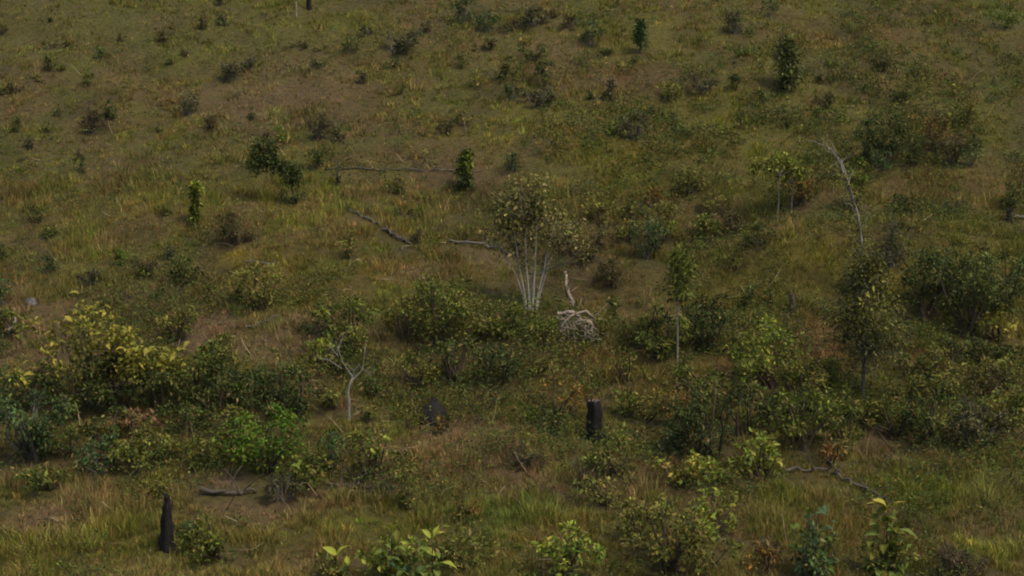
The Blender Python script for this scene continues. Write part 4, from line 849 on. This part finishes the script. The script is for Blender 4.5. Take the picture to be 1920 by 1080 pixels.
# stones
def stone(px, py, w, h, label):
    r_, p, k = root_at('stone', px, py, label, 'stone'); bpy.data.objects.remove(r_)
    bm_ = __import__('bmesh').new(); __import__('bmesh').ops.create_icosphere(bm_, subdivisions=3, radius=.5)
    g = np.random.default_rng(int(px)); ph = g.uniform(0, 6, 6)
    for v in bm_.verts:
        c = v.co; f = 1 + .12 * math.sin(c.x * 7 + ph[0]) + .10 * math.sin(c.y * 8 + ph[1]) + .08 * math.sin(c.z * 9 + c.x * 5 + ph[2])
        v.co = Vector((c.x * w * k * f, c.y * w * k * .7 * f, c.z * h * k * f + h * k * .3))
    me = bpy.data.meshes.new('stone'); bm_.to_mesh(me); bm_.free(); o = link('stone', me, M_ROCK); o.location = p; o['label'] = label; o['category'] = 'stone'
stone(58, 574, 26, 20, 'grey upright stone above the yellow leaved bush at left')
stone(930, 757, 16, 13, 'pale small stone left of the black broken stump')
stone(948, 762, 10, 9, 'smaller pale stone right of the first near the central thicket')

# plants with large leaves: each leaf its own part, sharing a few meshes
def big_leaf_mesh(name, c, wr=.45):
    xs = np.linspace(0, 1, 7); V = []; CC = []; c = np.array(c) * 1.0
    for i, x in enumerate(xs):
        w = wr * .5 * math.sin(min(x * 1.05 + .02, 1) * math.pi) ** .75 + .008; z = .14 * math.sin(x * 2.6) - .18 * x * x
        for s_ in (-1, -.5, 0, .5, 1):
            V.append((x, s_ * w * (1 + .06 * math.sin(i * 2.3 + s_)), z + abs(s_) * w * .35 + .012 * math.sin(i * 1.9 + 2 * s_)))
            CC.append(alb(c) * (1.12 if s_ == 0 else .9 + .2 * ((i * 7 + int(s_ * 2) * 3) % 5) / 5))
    F = [(i * 5 + j, i * 5 + j + 1, i * 5 + j + 6, i * 5 + j + 5) for i in range(6) for j in range(4)]
    me = mesh_np(name, V, np.array(F), np.array(CC), True); me.materials.append(M_LEAF); return me
LM = dict(yellow=big_leaf_mesh('yellow_leaf', (136, 124, 52)), lime=big_leaf_mesh('lime_leaf', (118, 122, 44)), gold=big_leaf_mesh('gold_leaf', (132, 118, 50)), green=big_leaf_mesh('green_leaf', (66, 80, 30)),
          pale=big_leaf_mesh('pale_leaf', (84, 94, 42)), teal=big_leaf_mesh('teal_leaf', (56, 72, 42)), mustard=big_leaf_mesh('mustard_leaf', (106, 100, 38)), olive=big_leaf_mesh('olive_leaf', (84, 84, 32)))
def put_leaf(parent, pos, L, yaw, pit, kind, roll=0, lb=None):
    o = bpy.data.objects.new('leaf', LM[kind]); S.collection.objects.link(o); o.parent = parent; o.location = pos; o.scale = (L, L, L)
    o.rotation_euler = (roll, -pit, yaw)
    if lb: o['label'] = lb
    return o
def seedling(px, py, label, leaves, stemh, name='broad_leaved_seedling', cat='seedling', stems=((0, 0),), group=None):
    r_, p, k = root_at(name, px, py, label, cat, group); g = np.random.default_rng(int(px + 3 * py))
    for (sx, sy) in stems:
        link('stem', TB(6, .08, 2).tube(curve((sx * k * .3, sy * k * .3, -.05), (sx * k, sy * k, stemh * k), 6, .06, g), np.linspace(.022, .009, 6)).mesh('stem'), M_BROWN, r_)
    for (dx, dz, L, yaw, pit, kd) in leaves:
        put_leaf(r_, (dx * k, g.uniform(-6, 6) * k, dz * k), L * k * (1 if kd in ('yellow', 'lime') and L < 60 and dz > 40 else .72), math.radians(yaw), math.radians(pit), kd, g.uniform(-.5, .5))
    return r_, k
def rosette(g, n, h0, h1, L0, L1, kinds, spread=12):
    out = []
    n = int(n * 1.6)
    for i in range(n):
        t = i / max(1, n - 1); out.append((g.uniform(-1, 1) * spread, h0 + (h1 - h0) * t, g.uniform(L0, L1) * (1 - .35 * t), g.uniform(0, 360), g.uniform(-25, 40) + 25 * t, kinds[int(g.integers(len(kinds)))]))
    return out
G = np.random.default_rng(77)
seedling(1658, 1085, 'broad leaved seedling topped by two large yellow leaves', [(2, 134, 44, 170, 16, 'yellow'), (4, 132, 36, -25, 42, 'yellow'), (0, 133, 40, 200, 40, 'yellow'), (0, 128, 26, 150, 10, 'gold')] + rosette(G, 30, 12, 118, 44, 66, ['green', 'pale', 'olive', 'olive'], 26) + [(20, 92, 56, -20, -12, 'pale'), (-10, 84, 46, 200, 8, 'pale')], 132, stems=((0, 0), (10, 4)))
seedling(1520, 1085, 'bluish broad leaved plant at the bottom right', rosette(G, 26, 20, 128, 34, 52, ['teal', 'teal', 'green'], 30), 126, stems=((-8, 0), (10, 4), (0, -6)), name='broad_leaved_plant', cat='plant')
seedling(735, 1092, 'big leaved seedling with a round yellow top leaf at the bottom', [(2, 98, 24, 250, 62, 'lime'), (0, 94, 26, 20, 48, 'lime'), (0, 92, 24, 160, 42, 'lime')] + rosette(G, 16, 15, 84, 36, 52, ['green', 'pale', 'olive'], 22), 96)
seedling(632, 1088, 'low big leaved seedling with a yellow green tip left of the taller one', [(0, 44, 34, 30, 38, 'lime'), (0, 42, 34, 165, 35, 'lime'), (-4, 40, 30, 270, 40, 'gold')] + rosette(G, 8, 8, 34, 32, 46, ['pale', 'lime', 'olive'], 26), 44)
seedling(812, 1098, 'big leaved seedling with upright yellow tip leaves right of the taller one', [(0, 92, 26, 20, 20, 'yellow'), (-4, 90, 24, 150, 40, 'lime'), (4, 92, 24, 60, 55, 'lime'), (-8, 86, 22, 190, 15, 'gold')] + rosette(G, 12, 15, 78, 32, 48, ['green', 'pale', 'lime'], 20), 92)
seedling(770, 1110, 'wide green big leaved seedling at the bottom edge', rosette(G, 16, 12, 62, 42, 60, ['green', 'pale', 'teal'], 30), 60)
seedling(1240, 1010, 'mid height seedling with yellow upright leaves in the foreground', rosette(G, 12, 20, 84, 22, 34, ['gold', 'mustard', 'olive', 'lime'], 16), 84)
seedling(1322, 960, 'pale yellow green seedling above the loose olive bush', rosette(G, 10, 20, 76, 22, 32, ['lime', 'pale', 'olive'], 16), 74)
seedling(1425, 900, 'seedling with pale yellow top leaves in front of the dark thicket', rosette(G, 12, 24, 74, 22, 32, ['lime', 'pale', 'olive'], 18), 74)
seedling(1065, 1080, 'yellow green seedling left of the wide leafy bush', rosette(G, 12, 16, 70, 24, 36, ['lime', 'olive', 'pale'], 18), 70)

# the wide bush with yellow and orange leaves at left
r_, p, k = root_at('yellow_leaved_bush', 185, 765, 'wide bush covered in large yellow and orange leaves at the left', 'bush')
g = np.random.default_rng(21)
cl = []
for _ in range(46):
    x = g.uniform(-140, 150); top = 185 - .0035 * (x + 20) ** 2 - (45 if x > 60 else 0); cl.append((x, g.uniform(-40, 40), g.uniform(60 if x < 30 else 85, max(top, 95))))
cl = np.array(cl) * k
for c in cl[:12]: link('branch', TB(6, .1, 2).tube(curve((g.uniform(-30, 30) * k, 0, -.1), c, 7, .12, g), np.linspace(2.2, .6, 7) * k).mesh('branch'), M_GREY, r_)
for i in range(300):
    c = cl[i % 46] + g.standard_normal(3) * 13 * k
    kd = ['mustard', 'mustard', 'gold', 'mustard', 'gold', 'olive', 'gold', 'mustard', 'olive'][int(g.integers(9))]
    put_leaf(r_, tuple(c), g.uniform(12, 21) * k, g.uniform(0, 6.28), g.uniform(-.6, .7), kd, g.uniform(-.6, .6))
leafy(r_, g, cl, 22 * k, 1900, 'yellow', .10, 'small_foliage'); leafy(r_, g, cl * [1, 1, .8], 22 * k, 1300, 'olive', .11, 'inner_foliage')

for o in list(S.objects):                            # one light on the whole place, nothing else hidden
    if o.type == 'MESH' and o.parent is None and 'kind' not in o and 'label' not in o: o['kind'] = 'structure'

# thin air haze round the whole place
import bmesh
bm = bmesh.new(); bmesh.ops.create_cube(bm, size=1)
zt = float(height(gx[None, :], gy[:, None]).max()) + 4
for v in bm.verts: v.co = Vector((v.co.x * 2600, v.co.y * 2100 + 550, (zt if v.co.z > 0 else float(height(gx[None, :], gy[:, None]).min()) - 1)))
me = bpy.data.meshes.new('haze'); bm.to_mesh(me); bm.free()
m = bpy.data.materials.new('haze'); m.use_nodes = True; t = m.node_tree; t.nodes.remove(t.nodes['Principled BSDF'])
pv = t.nodes.new('ShaderNodeVolumePrincipled'); pv.inputs['Color'].default_value = (.88, .85, .66, 1); pv.inputs['Density'].default_value = .00006
t.links.new(pv.outputs[0], t.nodes['Material Output'].inputs['Volume'])
link('haze', me, m, None, 'stuff')
